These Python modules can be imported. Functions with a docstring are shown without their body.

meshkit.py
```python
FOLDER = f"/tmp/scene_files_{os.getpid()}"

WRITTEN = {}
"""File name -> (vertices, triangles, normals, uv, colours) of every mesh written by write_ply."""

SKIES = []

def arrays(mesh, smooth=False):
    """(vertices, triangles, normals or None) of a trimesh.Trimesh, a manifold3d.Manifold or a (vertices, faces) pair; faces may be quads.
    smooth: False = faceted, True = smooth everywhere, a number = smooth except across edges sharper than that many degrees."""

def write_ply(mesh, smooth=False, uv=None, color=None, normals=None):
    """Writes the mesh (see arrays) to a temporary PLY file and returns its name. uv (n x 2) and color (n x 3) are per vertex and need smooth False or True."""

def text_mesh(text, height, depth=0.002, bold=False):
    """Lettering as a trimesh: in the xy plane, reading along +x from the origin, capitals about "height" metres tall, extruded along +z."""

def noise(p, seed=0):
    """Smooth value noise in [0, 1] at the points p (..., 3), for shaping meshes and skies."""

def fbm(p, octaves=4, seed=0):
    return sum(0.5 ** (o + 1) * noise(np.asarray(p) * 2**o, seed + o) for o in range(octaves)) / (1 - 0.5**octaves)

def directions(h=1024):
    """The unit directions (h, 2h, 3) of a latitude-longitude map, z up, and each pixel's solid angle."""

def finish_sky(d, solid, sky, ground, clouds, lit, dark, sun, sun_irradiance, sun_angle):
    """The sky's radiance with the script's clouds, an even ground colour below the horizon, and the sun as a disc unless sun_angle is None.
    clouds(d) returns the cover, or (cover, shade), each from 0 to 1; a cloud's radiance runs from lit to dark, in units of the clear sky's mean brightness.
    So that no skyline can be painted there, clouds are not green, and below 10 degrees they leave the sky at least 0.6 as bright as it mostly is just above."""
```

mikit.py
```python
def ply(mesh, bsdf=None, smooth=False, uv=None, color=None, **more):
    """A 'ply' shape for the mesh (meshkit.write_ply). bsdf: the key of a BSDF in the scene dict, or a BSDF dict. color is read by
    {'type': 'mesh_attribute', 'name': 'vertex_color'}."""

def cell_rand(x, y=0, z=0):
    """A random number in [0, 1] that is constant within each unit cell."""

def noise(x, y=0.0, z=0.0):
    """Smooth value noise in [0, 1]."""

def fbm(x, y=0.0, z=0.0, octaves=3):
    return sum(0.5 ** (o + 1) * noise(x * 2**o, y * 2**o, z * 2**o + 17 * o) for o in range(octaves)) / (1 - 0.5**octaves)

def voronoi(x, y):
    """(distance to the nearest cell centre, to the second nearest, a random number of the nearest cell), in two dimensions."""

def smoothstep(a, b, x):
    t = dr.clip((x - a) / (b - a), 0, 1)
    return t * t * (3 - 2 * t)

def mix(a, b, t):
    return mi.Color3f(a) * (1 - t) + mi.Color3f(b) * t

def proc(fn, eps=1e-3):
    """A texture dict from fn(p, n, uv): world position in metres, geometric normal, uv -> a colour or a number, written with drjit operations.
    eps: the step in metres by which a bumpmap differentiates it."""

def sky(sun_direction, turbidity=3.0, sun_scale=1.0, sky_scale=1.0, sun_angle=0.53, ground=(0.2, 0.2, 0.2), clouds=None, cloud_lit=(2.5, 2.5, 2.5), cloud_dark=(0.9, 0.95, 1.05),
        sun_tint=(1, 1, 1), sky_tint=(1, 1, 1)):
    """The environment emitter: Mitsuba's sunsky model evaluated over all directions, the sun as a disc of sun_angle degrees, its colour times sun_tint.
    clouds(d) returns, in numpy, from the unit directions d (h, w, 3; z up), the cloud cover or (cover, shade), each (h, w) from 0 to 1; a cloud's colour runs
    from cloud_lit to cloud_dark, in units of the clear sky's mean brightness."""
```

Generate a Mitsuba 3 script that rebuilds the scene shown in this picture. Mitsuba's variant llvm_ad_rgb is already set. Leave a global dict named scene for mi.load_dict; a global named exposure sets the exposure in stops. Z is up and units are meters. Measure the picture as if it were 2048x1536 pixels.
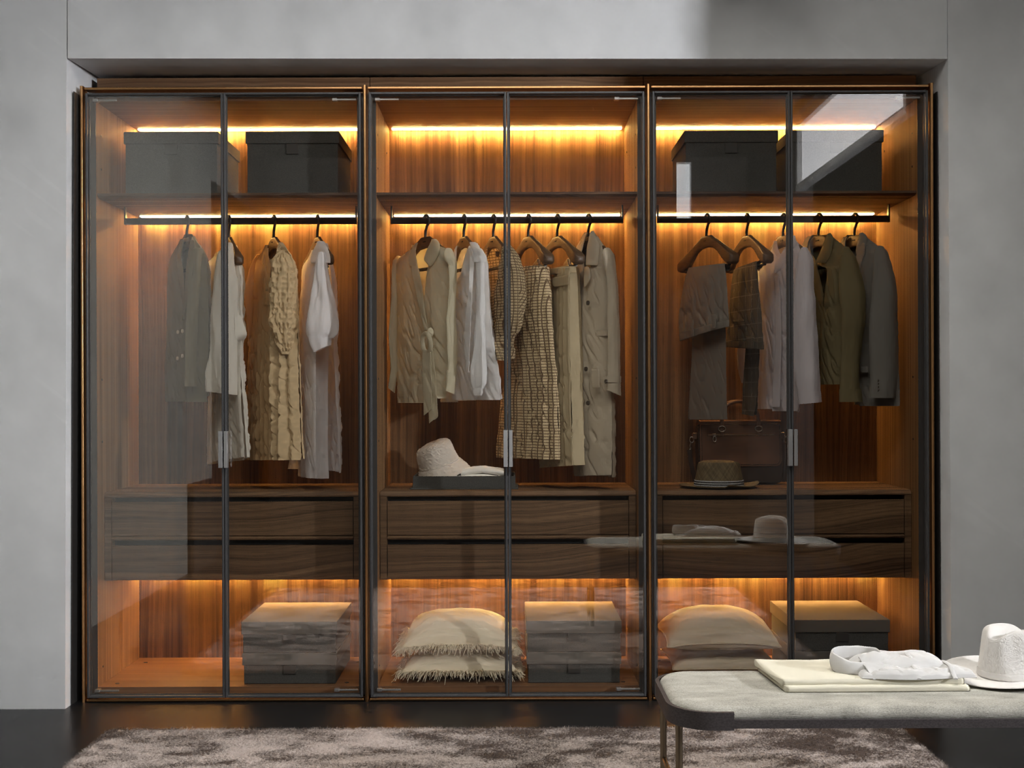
import math
import numpy as np, trimesh, manifold3d
import drjit as dr, mitsuba as mi
import mikit, meshkit
from mikit import noise, fbm, voronoi, smoothstep, mix, proc
from shapely.geometry import Polygon

T = mi.ScalarTransform4f
scene, labels = {}, {}

# ------------------------------------------------------------------ camera, light, exposure
exposure = 0.0
F_PX, W_PX, H_PX = 2322.0, 2048, 1536
ROLL = math.radians(0.2)
CAM = (0.006, -4.75, 1.25)
scene['camera'] = {
    'type': 'perspective', 'fov_axis': 'x', 'fov': math.degrees(2 * math.atan(W_PX / 2 / F_PX)),
    'principal_point_offset_x': (1024 - 1018) / W_PX, 'principal_point_offset_y': (768 - 790) / H_PX,
    'near_clip': 0.05, 'far_clip': 100.0,
    'to_world': T().look_at(origin=list(CAM), target=[CAM[0], 0, CAM[2]], up=[math.sin(ROLL), 0, math.cos(ROLL)]),
}
CEILING_FILL = (8.6, 8.4, 7.9)      # unseen ceiling panel added as broad overhead fill
WINDOW = (1.35, 1.35, 1.4)         # daylight through the high side window
LED = (150.0, 77.0, 22.5)
KEY = (2200.0, 2250.0, 2370.0)     # unseen key lamp added beyond the opening, shining in from the right           # warm strip lights in the wardrobe

# ------------------------------------------------------------------ helpers: names, meshes
def uniq(name):
    if name not in scene and name not in labels and not any(k.startswith(name + '__') for k in scene):
        return name
    i = 1
    while True:
        n = f'{name}_{i:03d}'
        if n not in scene and n not in labels and not any(k.startswith(n + '__') for k in scene):
            return n
        i += 1

def thing(name, label=None, category=None, group=None, kind=None):
    k = uniq(name)
    d = {a: b for a, b in (('label', label), ('category', category), ('group', group), ('kind', kind)) if b}
    labels[k] = d
    return k

def add(name, mesh, bsdf, parent=None, smooth=False, label=None, uv=None, kind=None, shape=None, **more):
    k = uniq(f'{parent}__{name}' if parent else name)
    scene[k] = dict(shape) if shape else mikit.ply(mesh, bsdf, smooth=smooth, uv=uv, **more)
    d = {a: b for a, b in (('label', label), ('kind', kind)) if b}
    if d: labels[k] = {**labels.get(k, {}), **d}
    return k

def fill(key, mesh, bsdf, smooth=False, uv=None, **more):
    """the mesh of a thing that was announced with thing()"""
    scene[key] = mikit.ply(mesh, bsdf, smooth=smooth, uv=uv, **more)
    return key

cat = trimesh.util.concatenate

def box(x0, x1, y0, y1, z0, z1):
    b = trimesh.creation.box(extents=(x1 - x0, y1 - y0, z1 - z0))
    b.apply_translation(((x0 + x1) / 2, (y0 + y1) / 2, (z0 + z1) / 2))
    return b

def cbox(x0, x1, y0, y1, z0, z1, c=0.002):
    p = []
    for i, (a0, a1) in enumerate(((x0, x1), (y0, y1), (z0, z1))):
        for a in (a0, a1):
            s = 1 if a == a0 else -1
            for b in ((x0, x1), (y0, y1), (z0, z1))[(i + 1) % 3]:
                for d in ((x0, x1), (y0, y1), (z0, z1))[(i + 2) % 3]:
                    q = [0, 0, 0]
                    q[i] = a
                    r1, r2 = ((x0, x1), (y0, y1), (z0, z1))[(i + 1) % 3], ((x0, x1), (y0, y1), (z0, z1))[(i + 2) % 3]
                    q[(i + 1) % 3] = b + c * (1 if b == r1[0] else -1)
                    q[(i + 2) % 3] = d + c * (1 if d == r2[0] else -1)
                    p.append(q)
    return trimesh.convex.convex_hull(np.array(p))

def prism(poly, lo, hi, axis='y'):
    """polygon extruded: axis 'x' -> poly is (y,z); 'y' -> (x,z); 'z' -> (x,y)"""
    m = trimesh.creation.extrude_polygon(Polygon(poly), hi - lo, engine='earcut')
    v = m.vertices.copy()
    a, b, c = v[:, 0], v[:, 1], v[:, 2] + lo
    m.vertices = {'x': np.stack([c, a, b], 1), 'y': np.stack([a, c, b], 1), 'z': np.stack([a, b, c], 1)}[axis]
    m.fix_normals()
    return m

def smoothpath(pts, n=8):
    """Catmull-Rom through the points"""
    p = np.asarray(pts, float)
    q = np.vstack([2 * p[0] - p[1], p, 2 * p[-1] - p[-2]])
    out = []
    for i in range(1, len(q) - 2):
        for t in np.linspace(0, 1, n, endpoint=False):
            a, b, c, d = q[i - 1:i + 3]
            out.append(.5 * (2 * b + (c - a) * t + (2 * a - 5 * b + 4 * c - d) * t * t + (3 * b - a - 3 * c + d) * t ** 3))
    return np.array(out + [p[-1]])

def sweep(pts, r, sides=10, caps=True, flat=None, up=(0, 0, 1), closed=False):
    """a round (or flat: (half width along up x tangent, half thickness)) bar along a polyline"""
    p = np.asarray(pts, float)
    n = len(p)
    t = (np.roll(p, -1, 0) - np.roll(p, 1, 0)) if closed else np.gradient(p, axis=0)
    t /= np.linalg.norm(t, axis=1, keepdims=True) + 1e-12
    if flat is None:
        a = np.cross(t[0], (1, 0, 0) if abs(t[0, 0]) < .9 else (0, 1, 0)); a /= np.linalg.norm(a)
        A = [a]
        for i in range(1, n):
            a = A[-1] - t[i] * (A[-1] @ t[i]); A.append(a / np.linalg.norm(a))
        A = np.array(A)
    else:
        A = np.cross(np.broadcast_to(np.asarray(up, float), t.shape), t)
        A /= np.linalg.norm(A, axis=1, keepdims=True) + 1e-12
    B = np.cross(t, A)
    ang = np.arange(sides) * 2 * np.pi / sides
    R = np.broadcast_to(r, (n,))
    ra, rb = (1, 1) if flat is None else flat
    v = p[:, None] + R[:, None, None] * (ra * np.cos(ang)[None, :, None] * A[:, None] + rb * np.sin(ang)[None, :, None] * B[:, None])
    f = []
    for i in range(n if closed else n - 1):
        for j in range(sides):
            a, b = i * sides + j, i * sides + (j + 1) % sides
            c, d = ((i + 1) % n) * sides + (j + 1) % sides, ((i + 1) % n) * sides + j
            f += [[a, b, c], [a, c, d]]
    v = v.reshape(-1, 3)
    if caps and not closed:
        v = np.vstack([v, p[:1], p[-1:]])
        k = n * sides
        f += [[k, (j + 1) % sides, j] for j in range(sides)] + [[k + 1, (n - 1) * sides + j, (n - 1) * sides + (j + 1) % sides] for j in range(sides)]
    return trimesh.Trimesh(v, np.array(f), process=False)

def gridfaces(nr, nc, closed=False):
    i, j = np.meshgrid(np.arange(nr - 1), np.arange(nc if closed else nc - 1), indexing='ij')
    a, b = i * nc + j, i * nc + (j + 1) % nc
    c, d = a + nc, (i + 1) * nc + (j + 1) % nc
    return np.vstack([np.stack([a, b, d], -1).reshape(-1, 3), np.stack([a, d, c], -1).reshape(-1, 3)])

def lathe(profile, n=48, centre=(0, 0, 0), fn=None):
    pr = np.asarray(profile, float)
    th = np.arange(n) * 2 * np.pi / n
    v = np.stack([pr[:, :1] * np.cos(th), pr[:, :1] * np.sin(th), np.repeat(pr[:, 1:], n, 1)], -1)
    if fn is not None: v = fn(v, th)
    return trimesh.Trimesh((v + np.asarray(centre)).reshape(-1, 3), gridfaces(len(pr), n, True), process=False)

def solid(sheet, thick):
    """gives an open sheet a thickness along its normals"""
    v, f = np.asarray(sheet.vertices), np.asarray(sheet.faces)
    n = trimesh.Trimesh(v, f, process=False).vertex_normals
    m = trimesh.Trimesh(v, f, process=False)
    e = m.edges_sorted.reshape(-1, 2)
    u, idx, cnt = np.unique(e, axis=0, return_index=True, return_counts=True)
    be = m.edges[idx[cnt == 1]]
    k = len(v)
    side = np.vstack([np.stack([be[:, 1], be[:, 0], be[:, 0] + k], 1), np.stack([be[:, 1], be[:, 0] + k, be[:, 1] + k], 1)])
    return trimesh.Trimesh(np.vstack([v, v - n * thick]), np.vstack([f, f[:, ::-1] + k, side]), process=False)

# ------------------------------------------------------------------ materials
def rgb(*c): return {'type': 'rgb', 'value': list(c)}
def P(col, rough=.6, metallic=0., spec=.3, **k):
    d = {'type': 'principled', 'base_color': col if isinstance(col, dict) else rgb(*col), 'roughness': rough, 'metallic': metallic}
    if metallic == 0: d['specular'] = spec
    return {'type': 'twosided', 'bsdf': {**d, **k}}

def grain(across, along):
    """streaks of walnut: 0 dark .. 1 light"""
    bend = .05 * fbm(across * 2.2, along * .55) + .012 * noise(across * 9, along * 2.5)
    a = across + bend
    s = .45 * noise(a * 42, along * .5) + .33 * noise(a * 110, along * .9) + .22 * noise(a * 320, along * 2.4)
    band = noise(a * 11, along * .3)
    return dr.clip(1.35 * (s - .5) + .7 * (band - .5) + .46, 0, 1)

def walnut_v(p, n, uv):
    g = grain(p.x + p.y * 1.13 + 3.1, p.z + 40)
    pores = smoothstep(.62, .8, noise((p.x + p.y) * 900, p.z * 18))
    return mix((.045, .020, .0105), (.27, .152, .070), g) * (1 - .3 * pores)

def walnut_h(p, n, uv):
    lean = .05 * smoothstep(.05, .55, p.x - dr.floor((p.x + .579) / 1.158) * 1.158)
    g = grain(p.z * 1.35 + p.y * 1.1 - lean * 1.3 + .06 * fbm(p.x * 1.6, p.z * 5.0) + 7.7, p.x * .8 + 11)
    pores = smoothstep(.62, .8, noise((p.z + p.y) * 900, p.x * 18))
    return mix((.036, .018, .0105), (.165, .098, .053), g) * (1 - .3 * pores)

def walnut_side(p, n, uv):
    g = .55 * noise((p.y + p.x * .9) * 70 + 2 * fbm(p.y * 5, p.z * 1.2), p.z * .8) + .45 * noise((p.y + p.x * .9) * 210, p.z * 2.2)
    return mix((.10, .052, .025), (.25, .142, .068), g)
def walnut_floor(p, n, uv):
    a = p.y + p.z
    g = .55 * noise(a * 60 + 2 * fbm(p.x * 3, a * 6), p.x * .9) + .45 * noise(a * 200, p.x * 2.4)
    return mix((.10, .048, .023), (.19, .098, .048), g)

def walnut_cornice(p, n, uv):
    g = grain(p.z * 1.1 + .05 * fbm(p.x * 2.1, p.z * 7.0) + 2.3, p.x * .7 + 5)
    return mix((.12, .066, .036), (.34, .205, .115), g)

def plaster(p, n, uv):
    m = fbm(p.x * 1.9 + 3, p.z * 2.1, p.y * 1.6, 4) - .5
    trowel = fbm(p.x * 8 + p.z * 5, p.z * 6 - p.x * 4, p.y * 6) - .5
    cloud = smoothstep(.50, .70, fbm(p.x * 3.6 + 9, p.z * 3.0 + 5, p.y * 3, 4))
    scratch = smoothstep(.80, .86, noise(p.x * 26 + p.z * 34, p.z * 3 - p.x * 2.2, p.y * 9)) * smoothstep(.55, .75, noise(p.x * 2.5, p.z * 2.5, 4.))
    return mi.Color3f(.56, .563, .568) * (1 + .30 * m + .20 * trowel) * (1 - .09 * cloud) * (1 + .03 * scratch)

def plaster_relief(p, n, uv):
    return .6 * fbm(p.x * 9 + p.z * 5, p.z * 7, p.y * 9) + .12 * noise(p.x * 90, p.z * 60, p.y * 90)

def floor_col(p, n, uv):
    m = fbm(p.x * 2.2, p.y * 2.2)
    return mi.Color3f(.009, .009, .0095) * (.7 + .6 * m)
def floor_rough(p, n, uv):
    return .2 + .16 * fbm(p.x * 3 + 4, p.y * 3)

scene['walnut_upright'] = P(proc(walnut_v), .5, spec=.35)
scene['walnut_level'] = P(proc(walnut_h), .5, spec=.35)
scene['walnut_side'] = P(proc(walnut_side), .6, spec=.15)
scene['walnut_cornice'] = P(proc(walnut_cornice), .5, spec=.25)
scene['walnut_floor'] = P(proc(walnut_floor), .45, spec=.4)
scene['plaster'] = {'type': 'bumpmap', 'arbitrary': {**proc(plaster_relief, 3e-3)}, 'scale': .0035, 'bsdf': P(proc(plaster), .85, spec=.15)}
scene['floor_stone'] = P(proc(floor_col), proc(floor_rough), spec=.17)
scene['bronze'] = P((.60, .33, .145), .30, 1.0)
scene['black_metal'] = P((.018, .018, .019), .38, spec=.5)
scene['frame_metal'] = P((.045, .045, .047), .35, spec=.5)
scene['handle_metal'] = P((.55, .55, .56), .5, 1.0)
scene['smoked_glass'] = {'type': 'thindielectric', 'int_ior': 2.1, 'ext_ior': 1.0, 'specular_transmittance': rgb(.985, .975, .94), 'specular_reflectance': rgb(1, 1, 1)}
scene['led_off'] = P((.7, .68, .62), .5)
scene['dark_panelling'] = P((.035, .032, .030), .6)
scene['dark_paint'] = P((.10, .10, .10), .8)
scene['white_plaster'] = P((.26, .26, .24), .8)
scene['white_paint'] = P((.62, .62, .62), .7)
scene['shade_dark'] = P((.020, .019, .018), .45)  # near black, for the sheets that stand in for shade

# ------------------------------------------------------------------ the room
RX, RB, RH = 2.26, -6.25, 3.5
NX0, NX1, NZ = -1.7546, 1.7645, 2.596
YF = -0.105
def struct(name, mesh, bsdf, label, **k):
    labels[name] = {'kind': 'structure', 'label': label}
    scene[name] = mikit.ply(mesh, bsdf, **k)
    return name

wf = cat([box(-RX - .2, NX0, YF, .72, -.02, RH + .1), box(NX1, RX + .2, YF, .72, -.02, RH + .1), box(NX0, NX1, YF, .72, NZ, RH + .1), box(NX0, NX1, .64, .72, -.02, NZ)])
# the niche is a little out of square: its sides spread towards the floor, its soffit rises towards the back
v = wf.vertices.copy()
low, head = v[:, 2] < .1, np.abs(v[:, 2] - NZ) < 1e-6
l_, r_ = np.abs(v[:, 0] - NX0) < 1e-6, np.abs(v[:, 0] - NX1) < 1e-6
v[head & l_, 2] += .0066; v[head & r_, 2] -= .0074
v[head & (v[:, 1] > .5), 2] += .045
v[low & l_, 0] -= .0191; v[low & r_, 0] += .0075
wf.vertices = v
struct('wall_front', wf, 'plaster', 'grey trowelled plaster wall with the deep wardrobe niche')
struct('floor', box(-RX - .2, RX + .2, RB - .2, .72, -.12, 0), 'floor_stone', 'black satin stone floor')
struct('wall_left', cat([box(-RX - .2, -RX, -4.1, YF, 0, RH + .1), box(-RX - .2, -RX, RB - .2, -4.1, 2.9, RH + .1)]), 'white_plaster', 'white plaster side wall seen only as a reflection in the glass doors')
struct('trim_2', cat([box(-RX - .15, -RX - .10, RB, -4.1, 0, 2.9), box(-RX, RX, RB, RB + .06, 0, 2.91)]), 'dark_panelling', 'dark panelling of the room behind the camera')
struct('trim_3', cbox(-RX + .002, -RX + .05, -4.02, -3.42, .001, .63, .004), 'dark_panelling', 'dark low block on the left wall, seen only mirrored')  # dark block added for an unidentified low object seen mirrored
struct('wall_back', cat([box(-RX, RX, RB - .2, RB, 0, 2.3), box(-RX, 1.60, RB - .2, RB, 2.3, RH + .1), box(1.74, RX, RB - .2, RB, 2.3, RH + .1), box(1.60, 1.74, RB - .2, RB, 3.45, RH + .1)]), 'white_paint', 'painted wall behind the camera, reflected in the doors')
# side wall on the right with a tall opening to the next room, a lit transom across its top
WY0, WY1, WJ, WZ0, WZ1 = -4.6, -2.0, -1.37, 2.88, 3.44
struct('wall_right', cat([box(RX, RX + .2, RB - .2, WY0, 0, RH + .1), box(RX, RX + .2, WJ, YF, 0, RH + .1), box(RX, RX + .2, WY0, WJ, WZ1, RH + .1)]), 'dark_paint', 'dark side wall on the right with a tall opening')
def lit(name, mesh, parent, radiance, label=None, bsdf='led_off'):
    k = uniq(f'{parent}__{name}')
    scene[k] = mikit.ply(mesh, bsdf, emitter={'type': 'area', 'radiance': rgb(*radiance)})
    return k
labels['window_1'] = {'kind': 'structure', 'label': 'transom window over the opening of the right side wall'}
scene['window_1__frame'] = mikit.ply(cat([box(RX + .06, RX + .12, a, b, WZ0, WZ1) for a, b in ((WY0, WY0 + .05), (WY1 - .05, WY1))] + [box(RX + .06, RX + .12, WY0, WY1, a, b) for a, b in ((WZ0, WZ0 + .05), (WZ1 - .05, WZ1))]), 'white_paint')
def quad(a, b, c, d): return trimesh.Trimesh(np.array([a, b, c, d], float), [[0, 1, 2], [0, 2, 3]], process=False)
for a, b in ((WY0 + .05, WY1 - .05),):
    lit('pane', quad((RX + .1, a, WZ0 + .05), (RX + .1, a, WZ1 - .05), (RX + .1, b, WZ1 - .05), (RX + .1, b, WZ0 + .05)), 'window_1', WINDOW)
KX, KY, KZ, KS = 5.71, -4.26, 2.5, .11
struct('wall_next', cat([box(KX + .25, KX + .35, -6.5, KY - KS, 0, 3.6), box(KX + .25, KX + .35, KY + KS, 0, 0, 3.6), box(KX + .25, KX + .35, KY - KS, KY + KS, 0, KZ - KS), box(KX + .25, KX + .35, KY - KS, KY + KS, KZ + KS, 3.6)]), 'dark_paint', 'unseen dark wall behind the added key lamp')
labels['key_lamp_4'] = {'kind': 'structure', 'label': 'small unseen key lamp added beyond the right opening'}
kd = np.array([-.766, .643, 0])
ks = np.array([kd[1], -kd[0], 0])
kc, ku = np.array([KX, KY, KZ]), np.array([0, 0, 1.0])
lit('pane', quad(kc + ks * KS - ku * KS, kc - ks * KS - ku * KS, kc - ks * KS + ku * KS, kc + ks * KS + ku * KS), 'key_lamp_4', KEY)  # key lamp, added out of view for the directional light
labels['window_2'] = {'kind': 'structure', 'label': 'narrow window slit of the wall behind the camera'}
lit('pane', quad((1.6, RB - .1, 2.3), (1.6, RB - .1, 3.45), (1.74, RB - .1, 3.45), (1.74, RB - .1, 2.3)), 'window_2', (1.4, 1.45, 1.5))
# unseen baffle added to shade the right part of the front wall
struct('shade_baffle_1', box(.76, .96, -1.05, YF, 2.93, RH), 'dark_paint', 'unseen dark baffle added over the right of the niche to shade the wall')
# ceiling with a well for the added, unseen fill panel
SX0, SX1, SY0, SY1 = -1.2, 1.5, -3.6, -1.6
struct('ceiling', cat([box(-RX - .2, SX0, RB - .2, YF, RH, RH + .3), box(SX1, RX + .2, RB - .2, YF, RH, RH + .3), box(SX0, SX1, RB - .2, SY0, RH, RH + .3), box(SX0, SX1, SY1, YF, RH, RH + .3)]), 'dark_paint', 'dark ceiling with a well for the added fill panel, out of sight')
labels['fill_panel_3'] = {'kind': 'structure', 'label': 'unseen ceiling panel added as overhead fill light'}
lit('pane', quad((SX0, SY0, RH + .28), (SX0, SY1, RH + .28), (SX1, SY1, RH + .28), (SX1, SY0, RH + .28)), 'fill_panel_3', CEILING_FILL)
# ------------------------------------------------------------------ the wardrobe: three units in the niche
U, HALF = 1.1575, .54            # unit pitch, half clear width
YB, YC = .59, .05                # back panel, front edge of the carcass
ZF, ZC = .048, 2.47              # top of the floor panel, underside of the top panel
ZS = 2.091                       # top of the hat shelf
NAMES = ['left', 'middle', 'right']
UNIT_LABEL = ['left unit of the glass fronted walnut wardrobe, holding the dresses and tunic',
              'middle unit of the glass fronted walnut wardrobe, its top shelf empty',
              'right unit of the glass fronted walnut wardrobe, holding the briefcase and blazer']

def door_pane(cx, x0, x1):
    z0, z1 = .018, 2.487
    return z0, z1

screws = trimesh.creation.cylinder(radius=.0045, height=.002, sections=12)
units = []
for ui, cx in enumerate((-U, 0., U)):
    w = thing('wardrobe_unit', UNIT_LABEL[ui], 'wardrobe', 'glass fronted wardrobe units')
    units.append(w)
    L, R = cx - U / 2, cx + U / 2
    g = .0006
    for s, a, b in ((-1, L + g, cx - HALF), (1, cx + HALF, R - g)):
        sp = add('side_panel', cbox(a, b, YC, YB + .02, .012, 2.50, .0015), 'walnut_side', w)
        add('edge_strip', box(a, b, YC - .003, YC - .0002, .014, 2.498), 'frame_metal', sp)
        face = b if s < 0 else a
        for yy, zz in ((YC + .06, .12), (YC + .06, 2.34), (YC + .06, 2.20), (YC + .42, 2.34), (YC + .06, 1.32), (YC + .06, 1.06)):
            m = screws.copy(); m.apply_transform(trimesh.transformations.rotation_matrix(math.pi / 2, (0, 1, 0)))
            m.apply_translation((face - s * .0005, yy, zz))
            add('screw_cap', m, 'black_metal', sp, smooth=30)
    add('back_panel', box(cx - HALF, cx + HALF, YB, YB + .018, .012, 2.50), 'walnut_upright', w)
    add('top_panel', cbox(cx - HALF, cx + HALF, YC, YB, ZC, 2.50, .001), 'walnut_floor', w)
    bp = add('floor_panel', cbox(cx - HALF, cx + HALF, YC, YB, .014, ZF, .001), 'walnut_floor', w)
    for dx in (-.48, .48):
        for yy in (YC + .06, YC + .44):
            m = screws.copy(); m.apply_translation((cx + dx, yy, ZF + .0005)); m.vertices[:, :2] = (m.vertices[:, :2] - (cx + dx, yy)) * 2 + (cx + dx, yy)
            add('screw_cap', m, 'black_metal', bp, smooth=30)
    # cornice board above, set back behind the doors
    e0, e1 = (cx - U / 2 + (.004 if ui == 0 else .001)), (cx + U / 2 - (.004 if ui == 2 else .001))
    add('cornice_board', cbox(e0, e1, .16, .18, 2.515, 2.596, .0015), 'walnut_cornice', w)
    add('cornice_top', box(e0, e1, .18, YB + .02, 2.50, 2.514), 'black_metal', w)
    # bronze surround of the doors
    add('head_rail', cbox(L + .012, R - .012, -.010, .040, 2.502, 2.512, .002), 'bronze', w)
    add('foot_rail', cbox(L + .012, R - .012, -.010, .040, .003, .0125, .002), 'bronze', w)
    def profile(x):
        poly = [(x - .0075, .04), (x - .0075, -.004), (x - .006, -.0095), (x - .003, -.012), (x + .003, -.012), (x + .006, -.0095), (x + .0075, -.004), (x + .0075, .04)]
        return prism(poly, 0.0, 2.518, 'z')
    add('upright_profile', profile(L), 'bronze', w, smooth=35, label='bronze upright between the doors')
    if ui == 2: add('upright_profile', profile(R), 'bronze', w, smooth=35, label='bronze upright between the doors')
    # two glass doors
    xm = cx
    for s, a, b in ((-1, L + .0165, xm - .0012), (1, xm + .0012, R - .0165)):
        d = f'{w}__door' if f'{w}__door__frame' not in scene else f'{w}__door_001'
        z0, z1, fr = .0185, 2.488, .0085
        fm = [cbox(a, a + fr, -.014, .012, z0, z1, .0015), cbox(b - fr, b, -.014, .012, z0, z1, .0015),
              cbox(a + fr, b - fr, -.014, .012, z0, z0 + fr, .0015), cbox(a + fr, b - fr, -.014, .012, z1 - fr, z1, .0015)]
        # inner glazing bead
        i0, i1, j0, j1, t = a + fr, b - fr, z0 + fr, z1 - fr, .0045
        fm += [box(i0, i0 + t, .006, .010, j0, j1), box(i1 - t, i1, .006, .010, j0, j1), box(i0, i1, .006, .010, j0, j0 + t), box(i0, i1, .006, .010, j1 - t, j1)]
        scene[f'{d}__frame'] = mikit.ply(cat(fm), 'frame_metal')
        scene[f'{d}__glass_pane'] = mikit.ply(quad((i0, 0, j0), (i1, 0, j0), (i1, 0, j1), (i0, 0, j1)), 'smoked_glass')
        labels[f'{d}__glass_pane'] = {'label': 'smoked glass pane'}
        # angled pull: a plate standing off the stile
        hx0, hx1 = ((b - .016, b + .001) if s < 0 else (a + .004, a + .0185))
        zz0, zz1 = .958, 1.107
        h = cat([cbox(hx0, hx1, -.040, -.036, zz0, zz1, .0008), cbox(hx0 if s < 0 else hx1 - .003, hx0 + .003 if s < 0 else hx1, -.0365, -.0138, zz0, zz1, .0006)])
        scene[f'{d}__handle'] = mikit.ply(h, 'handle_metal')
        for zz in (.0415, 2.4655):
            hx0, hx1 = (a + .022, a + .12) if s < 0 else (b - .12, b - .022)
            add('pivot_arm', cat([cbox(hx0, hx1, .014, .020, zz - .004, zz + .004, .001), cbox(hx0, hx0 + .02, .010, .034, zz - .006, zz + .006, .001)]), 'handle_metal', d)
    # hat shelf with bevelled front edge
    sh = add('shelf', prism([(.06, ZS), (.575, ZS), (.575, ZS - .018), (.078, ZS - .018), (.06, ZS - .010)], cx - HALF + .001, cx + HALF - .001, 'x'), 'walnut_level', w)
    # hanging rail on two flat brackets
    rl = add('hanging_rail', cbox(cx - .505, cx + .505, .293, .307, 1.996, 2.024, .003), 'black_metal', w)
    for bx in (-.505, .499):
        add('bracket', box(cx + bx, cx + bx + .006, .290, .310, 1.996, ZS - .018), 'black_metal', rl)
    # light strips: under the top panel, under the hat shelf, under the drawers
    def strip(zc, yb, x0, x1, h=.004, dpt=.034, power=1.0):
        ls = add('light_strip', box(x0 - .004, x1 + .004, yb - dpt - .002, yb + .002, zc - .0012, zc), 'black_metal', w)
        y0, y1, z1 = yb - dpt, yb, zc - .0014
        m = prism([(y0, z1), (y0, z1 - h * .6), (y0 + .004, z1 - h), (y1 - .004, z1 - h), (y1, z1 - h * .6), (y1, z1)], x0, x1, 'x')
        k = f'{ls}__diffuser'
        scene[k] = mikit.ply(m, 'led_off', emitter={'type': 'area', 'radiance': rgb(*[power * c for c in LED])})
    strip(ZC, YB - .012, cx - .525, cx + .525, power=1.0)
    strip(ZS - .018, .572, cx - .515, cx + .515, power=1.0)
    strip(.476, .572, cx - .53, cx + .53, power=.9)
    # drawer chest
    cz0, cz1 = .476, .846
    ch = f'{w}__drawer_chest'
    x0, x1 = cx - HALF + .003, cx + HALF - .003
    yf = .125
    carc = [prism([(yf + .012, cz1), (YB, cz1), (YB, cz1 - .022), (yf + .004, cz1 - .022), (yf, cz1 - .019), (yf, cz1 - .014)], x0, x1, 'x'),
            box(x0, x0 + .028, yf + .003, YB, cz0, cz1 - .02), box(x1 - .028, x1, yf + .003, YB, cz0, cz1 - .02),
            box(x0, x1, YB - .01, YB, cz0, cz1 - .02), box(x0, x1, yf + .012, YB - .01, cz0, cz0 + .012), box(x0 + .03, x1 - .03, yf + .05, YB - .02, cz0 + .02, cz1 - .03)]
    scene[f'{ch}__carcass'] = mikit.ply(cat(carc), 'walnut_level')
    dx0, dx1 = x0 + .030, x1 - .030
    scene[f'{ch}__divider_lip'] = mikit.ply(prism([(yf - .004, .651), (yf + .012, .664), (yf + .05, .664), (yf + .05, .645), (yf, .645)], dx0, dx1, 'x'), 'walnut_level')
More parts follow.
